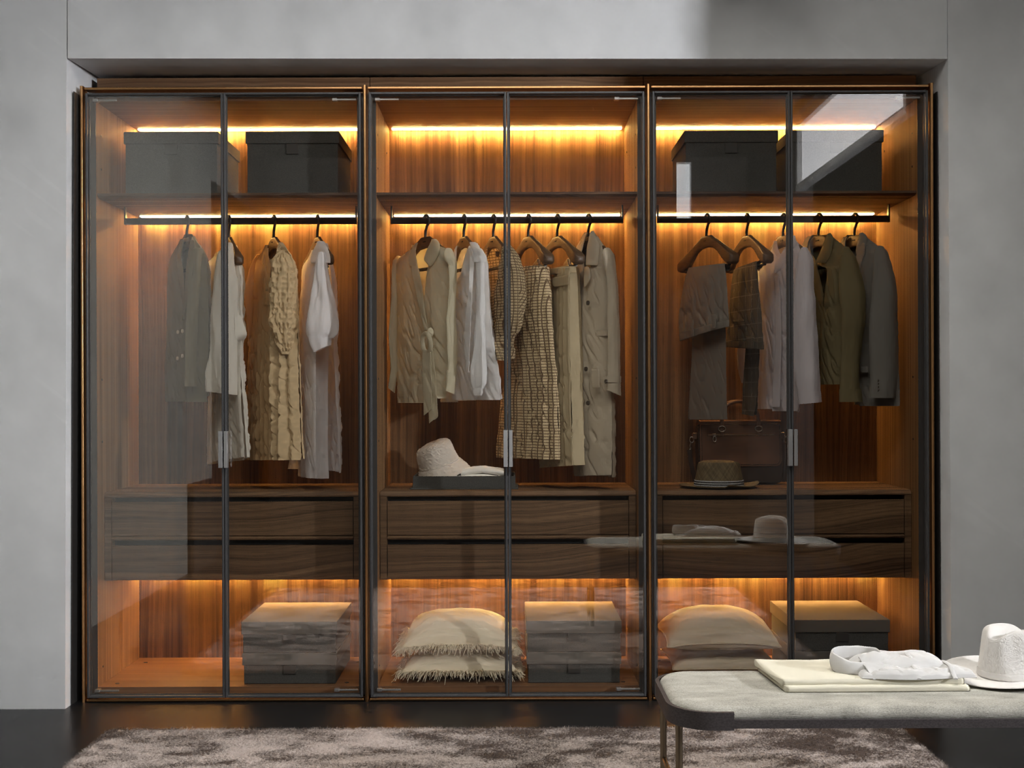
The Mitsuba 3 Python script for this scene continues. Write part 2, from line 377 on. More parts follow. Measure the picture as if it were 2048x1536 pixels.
    for di, (a, b) in enumerate(((.664, .806), (.479, .622))):
        nm = f'{ch}__drawer' if di == 0 else f'{ch}__drawer_001'
        m = cat([prism([(yf + .002, a), (yf + .021, a), (yf + .021, b - .016), (yf + .008, b), (yf + .002, b)], dx0 + .001, dx1 - .001, 'x')])
        scene[nm] = mikit.ply(m, 'walnut_level')
    scene[f'{ch}__finger_recess'] = mikit.ply(cat([box(dx0, dx1, yf + .045, yf + .05, .62, .645), box(dx0, dx1, yf + .045, yf + .05, .80, .826)]), 'black_metal')
# dark sheets standing in for the shade on the niche sides
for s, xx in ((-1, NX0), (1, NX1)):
    f_ = thing('shade_sheet', 'dark sheet standing in for the shadow on the left side of the niche' if s < 0 else 'dark sheet standing in for the soft shade on the right side of the niche', 'shade panel')
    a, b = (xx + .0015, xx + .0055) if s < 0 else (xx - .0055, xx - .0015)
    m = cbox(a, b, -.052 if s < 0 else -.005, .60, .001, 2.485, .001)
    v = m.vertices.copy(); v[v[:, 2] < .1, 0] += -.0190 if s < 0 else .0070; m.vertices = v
    fill(f_, m, 'shade_dark')
# ------------------------------------------------------------------ garment patterns, in metres: u along the hanger, z height
GARMENTS = [
 dict(name='olive_jacket', x=-1.3919, phi=55, parts={
  'back': dict(kind='sheet', bulge=-0.05, fold=0.004, rows=[(-0.0259, 1.949, 0, 0.0737, 1.938, 0), (-0.0707, 1.933, 0, 0.11, 1.913, 0), (-0.1032, 1.914, 0, 0.1518, 1.887, 0), (-0.1557, 1.893, 0, 0.1989, 1.856, 0), (-0.2092, 1.869, 0, 0.215, 1.828, -0.0048), (-0.235, 1.808, 0.0006, 0.215, 1.769, -0.0111), (-0.235, 1.684, 0.0033, 0.215, 1.654, -0.015), (-0.235, 1.526, 0.0085, 0.215, 1.507, -0.0145), (-0.235, 1.375, 0.0181, 0.215, 1.366, -0.0096), (-0.235, 1.228, 0.0186, 0.215, 1.254, -0.0071)]),
  'front_far': dict(kind='sheet', bulge=0.025, fold=0.004, rows=[(-0.0527, 1.939, 0, 0.0033, 1.932, 0.0192), (-0.0707, 1.933, 0, 0.0023, 1.923, 0.0206), (-0.1032, 1.914, 0, -0.0003, 1.901, 0.024), (-0.1557, 1.893, 0, -0.0035, 1.875, 0.0281), (-0.2092, 1.869, 0, 0.0192, 1.845, 0.0326), (-0.235, 1.808, 0.0006, 0.0674, 1.779, 0.0422), (-0.235, 1.684, 0.0033, 0.0989, 1.659, 0.045), (-0.235, 1.571, 0.007, 0.1224, 1.552, 0.045), (-0.235, 1.526, 0.0085, 0.1236, 1.509, 0.045), (-0.235, 1.375, 0.0181, 0.1275, 1.367, 0.045), (-0.235, 1.228, 0.0186, 0.1313, 1.229, 0.045), (-0.235, 1.226, 0.0186, 0.1314, 1.227, 0.045)]),
  'front_near': dict(kind='sheet', bulge=0.02, fold=0.004, rows=[(0.1165, 1.927, 0.0198, 0.081, 1.933, 0), (0.1185, 1.91, 0.0229, 0.11, 1.913, 0), (0.1208, 1.888, 0.0267, 0.1518, 1.887, 0), (0.1236, 1.862, 0.0313, 0.1989, 1.856, 0), (0.1294, 1.834, 0.0362, 0.215, 1.828, -0.0048), (0.1422, 1.772, 0.0469, 0.215, 1.769, -0.0111), (0.1192, 1.658, 0.05, 0.215, 1.654, -0.015), (0.0749, 1.554, 0.05, 0.215, 1.549, -0.0146), (0.0802, 1.511, 0.05, 0.215, 1.507, -0.0145), (0.0978, 1.368, 0.05, 0.215, 1.366, -0.0096), (0.1203, 1.229, 0.05, 0.215, 1.229, -0.007), (0.121, 1.225, 0.05, 0.215, 1.225, -0.0069)]),
  'lapel_near': dict(kind='sheet', thick=0.003, rows=[(0.1204, 1.914, 0.0256, 0.1602, 1.909, 0.0247), (0.1266, 1.859, 0.0367, 0.1952, 1.852, 0.0354), (0.139, 1.783, 0.0522, 0.215, 1.776, 0.0471), (0.1424, 1.708, 0.058, 0.1913, 1.705, 0.056), (0.1103, 1.573, 0.058, 0.117, 1.573, 0.056)]),
  'lapel_far': dict(kind='sheet', thick=0.003, rows=[(-0.0074, 1.928, 0.0221, 0.0292, 1.924, 0.0239), (-0.0253, 1.875, 0.0316, 0.0329, 1.869, 0.0342), (0.0126, 1.795, 0.045, 0.0919, 1.787, 0.0486), (0.0639, 1.704, 0.05, 0.1249, 1.7, 0.054), (0.1061, 1.574, 0.05, 0.1419, 1.571, 0.054)]),
  'collar': dict(kind='sheet', thick=0.003, rows=[(-0.0393, 1.96, -0.007, 0.0481, 1.95, -0.007), (-0.0611, 1.95, -0.0079, 0.0639, 1.935, -0.0079), (-0.0912, 1.931, -0.0094, 0.0779, 1.913, -0.0094)]),
  'sleeve_near': dict(kind='tube', w=0.01, fold=0.003, rows=[(0.195, 1.864, 0.0139, 0.0232, -0.0002, 0.0245), (0.195, 1.842, 0.0177, 0.0295, -0.0002, 0.0289), (0.195, 1.768, 0.0183, 0.0305, -0.0002, 0.0367), (0.195, 1.632, 0.0164, 0.0273, -0.0002, 0.0447), (0.195, 1.527, 0.0157, 0.0262, -0.0002, 0.0505), (0.195, 1.365, 0.0151, 0.0251, -0.0002, 0.0564), (0.195, 1.29, 0.017, 0.0283, -0.0002, 0.0556)]),
  'sleeve_far': dict(kind='tube', w=0.0, fold=0.003, rows=[(-0.205, 1.89, 0.0067, 0.0112, -0.0001, -0.0192), (-0.205, 1.863, 0.0094, 0.0157, -0.0001, -0.0122), (-0.205, 1.806, 0.0094, 0.0157, -0.0001, -0.0052), (-0.205, 1.66, 0.0087, 0.0145, -0.0001, 0.001), (-0.205, 1.525, 0.008, 0.0134, -0.0001, 0.0072), (-0.205, 1.39, 0.008, 0.0134, -0.0001, 0.0145), (-0.205, 1.311, 0.008, 0.0134, -0.0001, 0.0148)]),
  'button': dict(kind='spots', w=0.066, r=0.0085, pts=[(0.0706, 1.524), (0.1265, 1.525), (0.0631, 1.411), (0.1254, 1.42)]),
 }),
 dict(name='ivory_tunic', x=-1.2093, phi=63, parts={
  'back': dict(kind='sheet', bulge=-0.05, fold=0.012, rows=[(-0.029, 1.91, 0, 0.079, 1.897, 0), (-0.113, 1.898, 0, 0.105, 1.873, 0), (-0.235, 1.884, 0.0009, 0.1394, 1.844, 0), (-0.235, 1.837, 0.037, 0.1732, 1.798, 0), (-0.235, 1.774, 0.0417, 0.1978, 1.737, 0), (-0.235, 1.661, 0.0443, 0.1879, 1.632, 0), (-0.235, 1.526, 0.0425, 0.1946, 1.506, 0), (-0.235, 1.404, 0.034, 0.1845, 1.393, 0), (-0.235, 1.277, 0.0277, 0.1998, 1.275, 0), (-0.235, 1.232, 0.0301, 0.215, 1.233, -0.0003), (-0.235, 1.097, 0.0373, 0.215, 1.107, -0.0082), (-0.235, 0.9409, 0.0378, 0.215, 0.9941, -0.0142)]),
  'front': dict(kind='sheet', bulge=0.05, fold=0.014, rows=[(-0.113, 1.898, 0, 0.105, 1.873, 0), (-0.235, 1.884, 0.0009, 0.1394, 1.844, 0), (-0.235, 1.837, 0.037, 0.1732, 1.798, 0), (-0.235, 1.774, 0.0417, 0.1978, 1.737, 0), (-0.235, 1.661, 0.0443, 0.1879, 1.632, 0), (-0.235, 1.526, 0.0425, 0.1946, 1.506, 0), (-0.235, 1.404, 0.034, 0.1845, 1.393, 0), (-0.235, 1.277, 0.0277, 0.1998, 1.275, 0), (-0.235, 1.232, 0.0301, 0.215, 1.233, -0.0003), (-0.235, 1.097, 0.0373, 0.215, 1.107, -0.0082), (-0.235, 0.9409, 0.0378, 0.215, 0.9941, -0.0142)]),
  'sleeve_near': dict(kind='tube', w=0.015, fold=0.009, rows=[(0.195, 1.886, 0.01, 0.0134, -0.0001, 0.0439), (0.195, 1.864, 0.0185, 0.0247, -0.0002, 0.0513), (0.195, 1.843, 0.0246, 0.0329, -0.0002, 0.0576), (0.195, 1.795, 0.0293, 0.039, -0.0003, 0.0599), (0.195, 1.726, 0.0354, 0.0472, -0.0003, 0.0601), (0.195, 1.632, 0.0385, 0.0513, -0.0004, 0.0667), (0.195, 1.5, 0.0438, 0.0584, -0.0004, 0.0682), (0.195, 1.392, 0.0476, 0.0635, -0.0005, 0.0717), (0.195, 1.302, 0.0514, 0.0686, -0.0005, 0.0772), (0.195, 1.262, 0.0507, 0.0676, -0.0151, 0.0784)]),
  'fold_flap': dict(kind='sheet', thick=0.002, fold=0.003, rows=[(0.215, 1.651, 0.0276, 0.0962, 1.661, -0.01), (0.215, 1.577, 0.03, 0.181, 1.581, -0.01), (0.215, 1.506, 0.0281, 0.215, 1.508, -0.0223), (0.215, 1.471, 0.0283, 0.1282, 1.475, -0.01)]),
  'sleeve_far': dict(kind='tube', w=0, fold=0.004, rows=[(-0.205, 1.881, 0.0107, 0.0178, -0.0001, 0.001), (-0.205, 1.828, 0.0133, 0.0221, -0.0002, 0.0236), (-0.205, 1.704, 0.0139, 0.0232, -0.0002, 0.0296), (-0.205, 1.569, 0.0159, 0.0265, -0.0002, 0.029), (-0.205, 1.412, 0.0166, 0.0277, -0.0002, 0.0217), (-0.205, 1.322, 0.0153, 0.0255, -0.0002, 0.0198)]),
 }),
 dict(name='tan_dress', x=-1.0135, phi=61, parts={
  'back': dict(kind='sheet', bulge=-0.05, fold=0.014, rows=[(-0.0799, 1.92, 0, 0.1096, 1.898, 0), (-0.1314, 1.899, 0, 0.1631, 1.866, 0), (-0.1914, 1.879, 0, 0.215, 1.835, -0.0002), (-0.235, 1.854, 0.003, 0.215, 1.809, -0.0131), (-0.235, 1.774, 0.0102, 0.215, 1.736, -0.0216), (-0.235, 1.638, 0.0153, 0.215, 1.61, -0.0277), (-0.235, 1.48, 0.032, 0.215, 1.463, -0.0293), (-0.235, 1.351, 0.0416, 0.215, 1.343, -0.0332), (-0.235, 1.175, 0.0468, 0.215, 1.179, -0.037), (-0.235, 1.074, 0.0472, 0.215, 1.085, -0.0388), (-0.235, 0.9905, 0.0498, 0.215, 0.9839, -0.0428)]),
  'front_far': dict(kind='sheet', bulge=0.02, fold=0.006, pleat=0.022, rows=[(-0.0884, 1.916, 0, -0.0112, 1.906, 0.0259), (-0.1314, 1.899, 0, -0.004, 1.883, 0.0297), (-0.1562, 1.89, 0, -0.0004, 1.872, 0.0316), (-0.1914, 1.879, 0, 0.0192, 1.854, 0.0343), (-0.235, 1.858, 0.0005, 0.0498, 1.827, 0.0385), (-0.235, 1.854, 0.003, 0.0549, 1.822, 0.0393), (-0.235, 1.774, 0.0102, 0.1343, 1.74, 0.05), (-0.235, 1.638, 0.0153, 0.134, 1.613, 0.05), (-0.235, 1.48, 0.032, 0.1337, 1.465, 0.05), (-0.235, 1.351, 0.0416, 0.1334, 1.344, 0.05), (-0.235, 1.175, 0.0468, 0.133, 1.179, 0.05), (-0.235, 1.074, 0.0472, 0.1328, 1.084, 0.05), (-0.235, 0.9905, 0.0498, 0.1326, 1.006, 0.05), (-0.235, 0.9612, 0.0499, 0.1325, 0.9786, 0.05)]),
  'front_near': dict(kind='sheet', bulge=0.025, fold=0.005, pleat=0.026, pucker=0.004, rows=[(0.1841, 1.883, 0.0285, 0.1186, 1.892, 0), (0.17, 1.863, 0.0327, 0.1631, 1.866, 0), (0.1629, 1.854, 0.0348, 0.1851, 1.853, 0), (0.1297, 1.842, 0.0378, 0.215, 1.835, -0.0002), (0.0763, 1.824, 0.0424, 0.215, 1.813, -0.0111), (0.0792, 1.82, 0.0432, 0.215, 1.809, -0.0131), (0.1226, 1.74, 0.055, 0.215, 1.736, -0.0216), (0.12, 1.614, 0.055, 0.215, 1.61, -0.0277), (0.1169, 1.466, 0.055, 0.215, 1.463, -0.0293), (0.1144, 1.345, 0.055, 0.215, 1.343, -0.0332), (0.111, 1.179, 0.055, 0.215, 1.179, -0.037), (0.1091, 1.084, 0.055, 0.215, 1.085, -0.0388), (0.1075, 1.005, 0.055, 0.215, 1.007, -0.0419), (0.1069, 0.9775, 0.055, 0.215, 0.9797, -0.0428)]),
  'placket': dict(kind='sheet', thick=0.002, fold=0.004, rows=[(-0.0038, 1.891, 0.0327, 0.0321, 1.887, 0.035), (-0.0346, 1.864, 0.0389, 0.053, 1.855, 0.0416), (-0.0206, 1.819, 0.0478, 0.1109, 1.805, 0.0511), (0.012, 1.75, 0.058, 0.1449, 1.738, 0.062), (0.0108, 1.642, 0.058, 0.1437, 1.633, 0.062)]),
  'collar': dict(kind='sheet', thick=0.003, rows=[(0.1299, 1.898, 0.0219, 0.1315, 1.899, 0.0049), (0.1453, 1.879, 0.0247, 0.18, 1.877, 0.0055), (0.142, 1.858, 0.0281, 0.215, 1.852, 0.0041)]),
  'sleeve_near': dict(kind='tube', w=0.02, fold=0.007, pucker=0.013, rows=[(0.195, 1.855, 0.0096, 0.0137, -0.0001, 0.0224), (0.195, 1.844, 0.0192, 0.0274, -0.0002, 0.0257), (0.195, 1.83, 0.0288, 0.0411, -0.0003, 0.0246), (0.195, 1.803, 0.0377, 0.0538, -0.0004, 0.0204), (0.195, 1.765, 0.0421, 0.0602, -0.0004, 0.0184), (0.195, 1.687, 0.0458, 0.0655, -0.0005, 0.0198), (0.195, 1.568, 0.0451, 0.0644, -0.0004, 0.0191), (0.195, 1.522, 0.0392, 0.056, -0.0004, 0.0149), (0.195, 1.472, 0.0303, 0.0433, -0.0003, 0.0108), (0.195, 1.442, 0.0192, 0.0275, -0.0002, 0.0098), (0.195, 1.43, 0.0111, 0.0159, -0.0001, 0.0109)]),
  'sleeve_far': dict(kind='tube', w=0, fold=0.006, rows=[(-0.205, 1.88, 0.0109, 0.0181, -0.0001, 0.0004), (-0.205, 1.857, 0.0142, 0.0237, -0.0002, 0.0109), (-0.205, 1.804, 0.0162, 0.0271, -0.0002, 0.026), (-0.205, 1.723, 0.0175, 0.0292, -0.0002, 0.04), (-0.205, 1.635, 0.0135, 0.0225, -0.0002, 0.0426), (-0.205, 1.546, 0.0088, 0.0146, -0.0001, 0.0463), (-0.205, 1.483, 0.0047, 0.0079, -0.0001, 0.0488)]),
  'cuff_tie': dict(kind='tube', w=0.02, cap=0, rows=[(0.195, 1.436, 0.0141, 0.0201, -0.0001, 0.0109), (0.195, 1.43, 0.0155, 0.0222, -0.0002, 0.0109), (0.195, 1.423, 0.0126, 0.018, -0.0001, 0.011)]),
  'cuff_tie_001': dict(kind='tube', w=0, cap=0, rows=[(-0.205, 1.494, 0.0054, 0.009, -0.0001, 0.0499), (-0.205, 1.483, 0.0061, 0.0101, -0.0001, 0.0488), (-0.205, 1.474, 0.004, 0.0067, -0, 0.05)]),
 }),
 dict(name='white_shirt_dress', x=-0.8243, phi=64, parts={
  'back': dict(kind='sheet', bulge=-0.055, fold=0.007, rows=[(0.0137, 1.912, 0, 0.0145, 1.914, -0.0244), (-0.0543, 1.903, 0, 0.0338, 1.894, -0.0274), (-0.1401, 1.866, 0, 0.0361, 1.849, -0.0355), (-0.2202, 1.839, 0, 0.0449, 1.813, -0.0416), (-0.235, 1.808, 0.0005, 0.042, 1.784, -0.0469), (-0.235, 1.74, 0.0008, 0.0457, 1.718, -0.05), (-0.235, 1.683, 0.0079, 0.0522, 1.664, -0.05), (-0.235, 1.593, 0.0129, 0.0584, 1.577, -0.05), (-0.235, 1.457, 0.0203, 0.064, 1.447, -0.05), (-0.235, 1.321, 0.0254, 0.0839, 1.317, -0.05), (-0.235, 1.174, 0.0329, 0.1034, 1.177, -0.05), (-0.235, 1.082, 0.0424, 0.1235, 1.09, -0.05), (-0.235, 0.9201, 0.0706, 0.1493, 0.9208, -0.05)]),
  'front': dict(kind='sheet', bulge=0.025, fold=0.006, rows=[(-0.0698, 1.891, 0, 0.1341, 1.867, 0.0297), (-0.1322, 1.865, 0, 0.1959, 1.828, 0.0355), (-0.2122, 1.838, 0, 0.1871, 1.795, 0.0416), (-0.2287, 1.808, 0, 0.1757, 1.767, 0.0469), (-0.2296, 1.74, 0, 0.1564, 1.705, 0.05), (-0.235, 1.684, 0.0056, 0.1412, 1.654, 0.05), (-0.235, 1.593, 0.0106, 0.1329, 1.57, 0.05), (-0.235, 1.457, 0.018, 0.1387, 1.443, 0.05), (-0.235, 1.321, 0.0208, 0.1371, 1.316, 0.05), (-0.235, 1.081, 0.0216, 0.1344, 1.092, 0.05), (-0.235, 0.8892, 0.0223, 0.1394, 0.9002, 0.05)]),
  'side': dict(kind='sheet', bulge=0.018, fold=0.002, rows=[(0.1959, 1.828, 0.0355, 0.0676, 1.845, -0.0213), (0.1901, 1.765, 0.0469, 0.059, 1.781, -0.0282), (0.1558, 1.653, 0.05, 0.0662, 1.662, -0.03), (0.1387, 1.443, 0.05, 0.0565, 1.447, -0.03), (0.1361, 1.232, 0.05, 0.0467, 1.231, -0.03), (0.1335, 1.02, 0.05, 0.0442, 1.015, -0.03), (0.1394, 0.9002, 0.05, 0.0572, 0.8923, -0.03)]),
  'collar': dict(kind='sheet', bulge=0.03, thick=0.003, rows=[(0.1269, 1.902, 0.0274, 0.1411, 1.901, 0.0142), (0.0975, 1.884, 0.0318, 0.1909, 1.874, 0.0165), (0.068, 1.865, 0.0363, 0.215, 1.85, 0.0154), (0.0616, 1.842, 0.0411, 0.215, 1.827, 0.0089), (0.0854, 1.816, 0.046, 0.215, 1.804, 0.009)]),
  'sleeve_near': dict(kind='tube', w=0.02, fold=0.012, rows=[(0.195, 1.843, 0.015, 0.02, -0.0001, 0.0406), (0.195, 1.83, 0.0189, 0.0252, -0.0002, 0.0417), (0.195, 1.794, 0.0197, 0.0263, -0.0002, 0.0429), (0.195, 1.713, 0.0268, 0.0358, -0.0002, 0.04), (0.195, 1.655, 0.0355, 0.0474, -0.0003, 0.0369), (0.195, 1.59, 0.0458, 0.0611, -0.0004, 0.0361), (0.195, 1.546, 0.0529, 0.0705, -0.0005, 0.0373), (0.195, 1.516, 0.0505, 0.0674, -0.0005, 0.0385), (0.195, 1.491, 0.0402, 0.0536, -0.0004, 0.044)]),
  'cuff': dict(kind='tube', w=0.02, cap=0, fold=0.006, rows=[(0.195, 1.499, 0.0378, 0.0505, -0.0004, 0.0472), (0.195, 1.476, 0.0347, 0.0463, 0.0122, 0.0451), (0.195, 1.447, 0.0284, 0.0379, 0.029, 0.0388)]),
  'sleeve_far': dict(kind='tube', w=0, fold=0.006, rows=[(-0.1914, 1.88, 0.0089, 0.0148, -0.0001, -0.03), (-0.205, 1.838, 0.0137, 0.0228, -0.0002, -0.0164), (-0.205, 1.75, 0.013, 0.0217, -0.0001, -0.0127), (-0.205, 1.637, 0.013, 0.0216, -0.0001, -0.003), (-0.205, 1.546, 0.0109, 0.0182, -0.0001, 0.0031), (-0.205, 1.478, 0.0096, 0.0159, -0.0001, 0.0056)]),
 }),
 dict(name='wrap_blouse', x=-0.3524, phi=48, parts={
  'back': dict(kind='sheet', bulge=-0.035, fold=0.004, rows=[(-0.0683, 1.919, 0, 0.0485, 1.908, 0), (-0.0937, 1.904, 0, 0.1172, 1.884, 0), (-0.145, 1.882, 0, 0.1712, 1.853, 0), (-0.2008, 1.861, 0, 0.2011, 1.825, 0), (-0.231, 1.837, 0, 0.2043, 1.799, 0), (-0.2276, 1.769, 0, 0.1906, 1.737, 0), (-0.2209, 1.633, 0, 0.1799, 1.611, 0), (-0.2179, 1.499, 0, 0.1691, 1.484, 0), (-0.2187, 1.364, 0, 0.155, 1.357, 0), (-0.2044, 1.236, 0, 0.1375, 1.251, 0)]),
  'front_far': dict(kind='sheet', bulge=0.02, fold=0.006, rows=[(-0.0936, 1.913, 0, -0.0591, 1.908, 0.0181), (-0.0937, 1.904, 0, -0.056, 1.899, 0.0192), (-0.145, 1.882, 0, -0.0471, 1.871, 0.0224), (-0.2008, 1.861, 0, -0.0381, 1.844, 0.0256), (-0.2184, 1.847, 0, -0.0329, 1.828, 0.0275), (-0.231, 1.837, 0, -0.0256, 1.817, 0.0288), (-0.2294, 1.805, 0, -0.0052, 1.784, 0.0326), (-0.2276, 1.769, 0, 0.0054, 1.749, 0.035), (-0.2228, 1.672, 0, 0.0254, 1.655, 0.035), (-0.2209, 1.633, 0, 0.0345, 1.617, 0.035), (-0.2185, 1.528, 0, 0.0595, 1.515, 0.035), (-0.2179, 1.499, 0, 0.0597, 1.487, 0.035), (-0.2187, 1.364, 0, 0.0605, 1.359, 0.035), (-0.2083, 1.216, 0, 0.0613, 1.217, 0.035)]),
  'front_near': dict(kind='sheet', bulge=0.02, fold=0.006, rows=[(0.1241, 1.89, 0.0218, 0.083, 1.895, 0), (0.1147, 1.882, 0.0231, 0.1172, 1.884, 0), (0.0865, 1.859, 0.0269, 0.1712, 1.853, 0), (0.077, 1.851, 0.0282, 0.1812, 1.844, 0), (0.0707, 1.834, 0.0308, 0.2011, 1.825, 0), (0.061, 1.809, 0.0346, 0.2043, 1.799, 0), (0.0561, 1.796, 0.0365, 0.2015, 1.787, 0), (0.0521, 1.745, 0.042, 0.1906, 1.737, 0), (0.0453, 1.713, 0.042, 0.1879, 1.706, 0), (0.0379, 1.645, 0.042, 0.1822, 1.638, 0), (0.0423, 1.617, 0.042, 0.1799, 1.611, 0), (0.0581, 1.515, 0.042, 0.1715, 1.512, 0), (0.0604, 1.487, 0.042, 0.1691, 1.484, 0), (0.0711, 1.358, 0.042, 0.155, 1.357, 0), (0.1389, 1.236, 0.042, 0.1374, 1.236, 0)]),
  'facing_far': dict(kind='sheet', thick=0.002, fold=0.002, rows=[(-0.0583, 1.907, 0.0269, -0.0417, 1.906, 0.0259), (-0.0511, 1.829, 0.0409, -0.0139, 1.826, 0.0393), (-0.0227, 1.75, 0.052, 0.0278, 1.746, 0.05), (0.0087, 1.655, 0.052, 0.0482, 1.652, 0.05), (0.0571, 1.53, 0.052, 0.0788, 1.529, 0.05)]),
  'collar_near': dict(kind='sheet', bulge=0.006, thick=0.003, rows=[(0.0803, 1.917, 0.0278, 0.0995, 1.915, 0.0239), (0.0698, 1.894, 0.0332, 0.1324, 1.888, 0.0285), (0.0562, 1.869, 0.039, 0.1352, 1.862, 0.0335), (0.0494, 1.833, 0.0474, 0.1202, 1.827, 0.0407), (0.0745, 1.815, 0.0508, 0.1101, 1.813, 0.0436), (0.0954, 1.8, 0.0537, 0.0927, 1.801, 0.0462)]),
  'collar_far': dict(kind='sheet', thick=0.002, rows=[(-0.04, 1.914, 0.0244, -0.0233, 1.913, 0.0263), (-0.062, 1.885, 0.0297, -0.0301, 1.882, 0.0321), (-0.0747, 1.847, 0.0366, -0.0207, 1.842, 0.0395), (-0.0605, 1.815, 0.042, -0.0098, 1.81, 0.0453)]),
  'sleeve_near': dict(kind='tube', w=0.01, fold=0.004, rows=[(0.195, 1.861, 0.0109, 0.0182, -0.0001, 0.0315), (0.195, 1.844, 0.0161, 0.0268, -0.0002, 0.0303), (0.195, 1.82, 0.0183, 0.0305, -0.0002, 0.0209), (0.195, 1.797, 0.0132, 0.022, -0.0001, 0.0115), (0.195, 1.715, 0.0125, 0.0208, -0.0001, 0.0105), (0.195, 1.632, 0.0124, 0.0207, -0.0001, 0.0163), (0.195, 1.567, 0.0139, 0.0232, -0.0001, 0.0193), (0.195, 1.462, 0.0154, 0.0256, -0.0002, 0.0144), (0.195, 1.398, 0.0146, 0.0244, -0.0001, 0.0133), (0.195, 1.346, 0.0154, 0.0256, -0.0002, 0.0203)]),
  'cuff_near': dict(kind='tube', w=0.01, cap=0, fold=0.002, rows=[(0.195, 1.354, 0.0161, 0.0268, -0.0002, 0.0189), (0.195, 1.314, 0.0146, 0.0244, -0.0001, 0.0218), (0.195, 1.262, 0.0139, 0.0231, -0.0149, 0.0288)]),
  'sleeve_far': dict(kind='tube', w=0.005, fold=0.004, rows=[(-0.205, 1.87, 0.0076, 0.0127, -0.0001, -0.0032), (-0.205, 1.847, 0.0114, 0.019, -0.0001, 0.0094), (-0.205, 1.802, 0.0114, 0.019, -0.0001, 0.0151), (-0.205, 1.677, 0.0114, 0.019, -0.0001, 0.0184), (-0.205, 1.542, 0.0129, 0.0214, -0.0001, 0.0273), (-0.205, 1.442, 0.0121, 0.0202, -0.0001, 0.0264), (-0.205, 1.368, 0.0114, 0.0189, -0.0001, 0.0225)]),
  'cuff_far': dict(kind='tube', w=0.005, cap=0, fold=0.002, rows=[(-0.205, 1.372, 0.0114, 0.0189, -0.0001, 0.0225), (-0.205, 1.325, 0.0113, 0.0189, -0.0001, 0.031), (-0.205, 1.272, 0.0106, 0.0176, -0.0224, 0.0381)]),
  'tie_tail': dict(kind='sheet', thick=0.002, fold=0.003, rows=[(0.0685, 1.443, 0.072, 0.1159, 1.442, 0.066), (0.0645, 1.358, 0.072, 0.1189, 1.357, 0.066), (0.0708, 1.251, 0.072, 0.1217, 1.251, 0.066), (0.0738, 1.164, 0.072, 0.1213, 1.19, 0.066)]),
  'tie_tail_001': dict(kind='sheet', thick=0.002, fold=0.003, rows=[(0.079, 1.443, 0.064, 0.122, 1.442, 0.06), (0.0989, 1.315, 0.064, 0.1417, 1.314, 0.06), (0.0984, 1.23, 0.064, 0.148, 1.23, 0.06), (0.1013, 1.13, 0.064, 0.1544, 1.16, 0.06)]),
  'tie_loop': dict(kind='spots', w=0.078, pts=[(0.1005, 1.472)]),
 }),
 dict(name='balloon_blouse', x=-0.1871, phi=66, parts={
  'back': dict(kind='sheet', bulge=-0.04, fold=0.008, rows=[(0.0455, 1.906, 0, 0.1249, 1.897, 0), (-0.0602, 1.901, 0, 0.158, 1.876, 0), (-0.0965, 1.893, 0, 0.2017, 1.858, 0), (-0.1334, 1.863, 0, 0.215, 1.826, -0.0125), (-0.1647, 1.811, 0, 0.215, 1.774, -0.0168), (-0.1785, 1.677, 0, 0.215, 1.648, -0.0254), (-0.2116, 1.499, 0, 0.215, 1.481, -0.0385), (-0.2314, 1.41, 0, 0.215, 1.397, -0.0564), (-0.235, 1.308, 0.0111, 0.215, 1.303, -0.0698), (-0.235, 1.222, 0.0187, 0.215, 1.235, -0.0787)]),
  'front_far': dict(kind='sheet', bulge=0.015, fold=0.007, rows=[(-0.0334, 1.903, 0, -0.0366, 1.902, 0.0187), (-0.0602, 1.901, 0, -0.0359, 1.898, 0.0192), (-0.0965, 1.893, 0, -0.0333, 1.884, 0.0208), (-0.1334, 1.863, 0, -0.0269, 1.851, 0.0248), (-0.1371, 1.857, 0, -0.0256, 1.844, 0.0256), (-0.1647, 1.811, 0, -0.0207, 1.795, 0.0315), (-0.1659, 1.8, 0, -0.0195, 1.784, 0.0329), (-0.1705, 1.755, 0, 0.0033, 1.738, 0.035), (-0.1785, 1.677, 0, 0.0043, 1.663, 0.035), (-0.2116, 1.499, 0, 0.0066, 1.489, 0.035), (-0.2314, 1.41, 0, 0.0078, 1.402, 0.035), (-0.235, 1.308, 0.0111, 0.0091, 1.305, 0.035), (-0.235, 1.222, 0.0187, 0.0102, 1.223, 0.035), (-0.235, 1.219, 0.0187, 0.0102, 1.22, 0.035)]),
  'front_near': dict(kind='sheet', bulge=0.03, fold=0.01, rows=[(0.1264, 1.883, 0.0213, 0.1498, 1.881, 0), (0.123, 1.879, 0.022, 0.158, 1.876, 0), (0.112, 1.867, 0.0238, 0.2017, 1.858, 0), (0.0902, 1.844, 0.0275, 0.215, 1.832, -0.0089), (0.0887, 1.838, 0.0284, 0.215, 1.826, -0.0125), (0.0757, 1.785, 0.036, 0.215, 1.774, -0.0168), (0.0736, 1.777, 0.0372, 0.215, 1.765, -0.0174), (0.016, 1.737, 0.04, 0.215, 1.721, -0.0204), (0.0074, 1.662, 0.04, 0.215, 1.648, -0.0254), (-0.0125, 1.49, 0.04, 0.215, 1.481, -0.0385), (-0.0225, 1.403, 0.04, 0.215, 1.397, -0.0564), (-0.0338, 1.305, 0.04, 0.215, 1.303, -0.0698), (-0.0426, 1.229, 0.04, 0.215, 1.229, -0.0787)]),
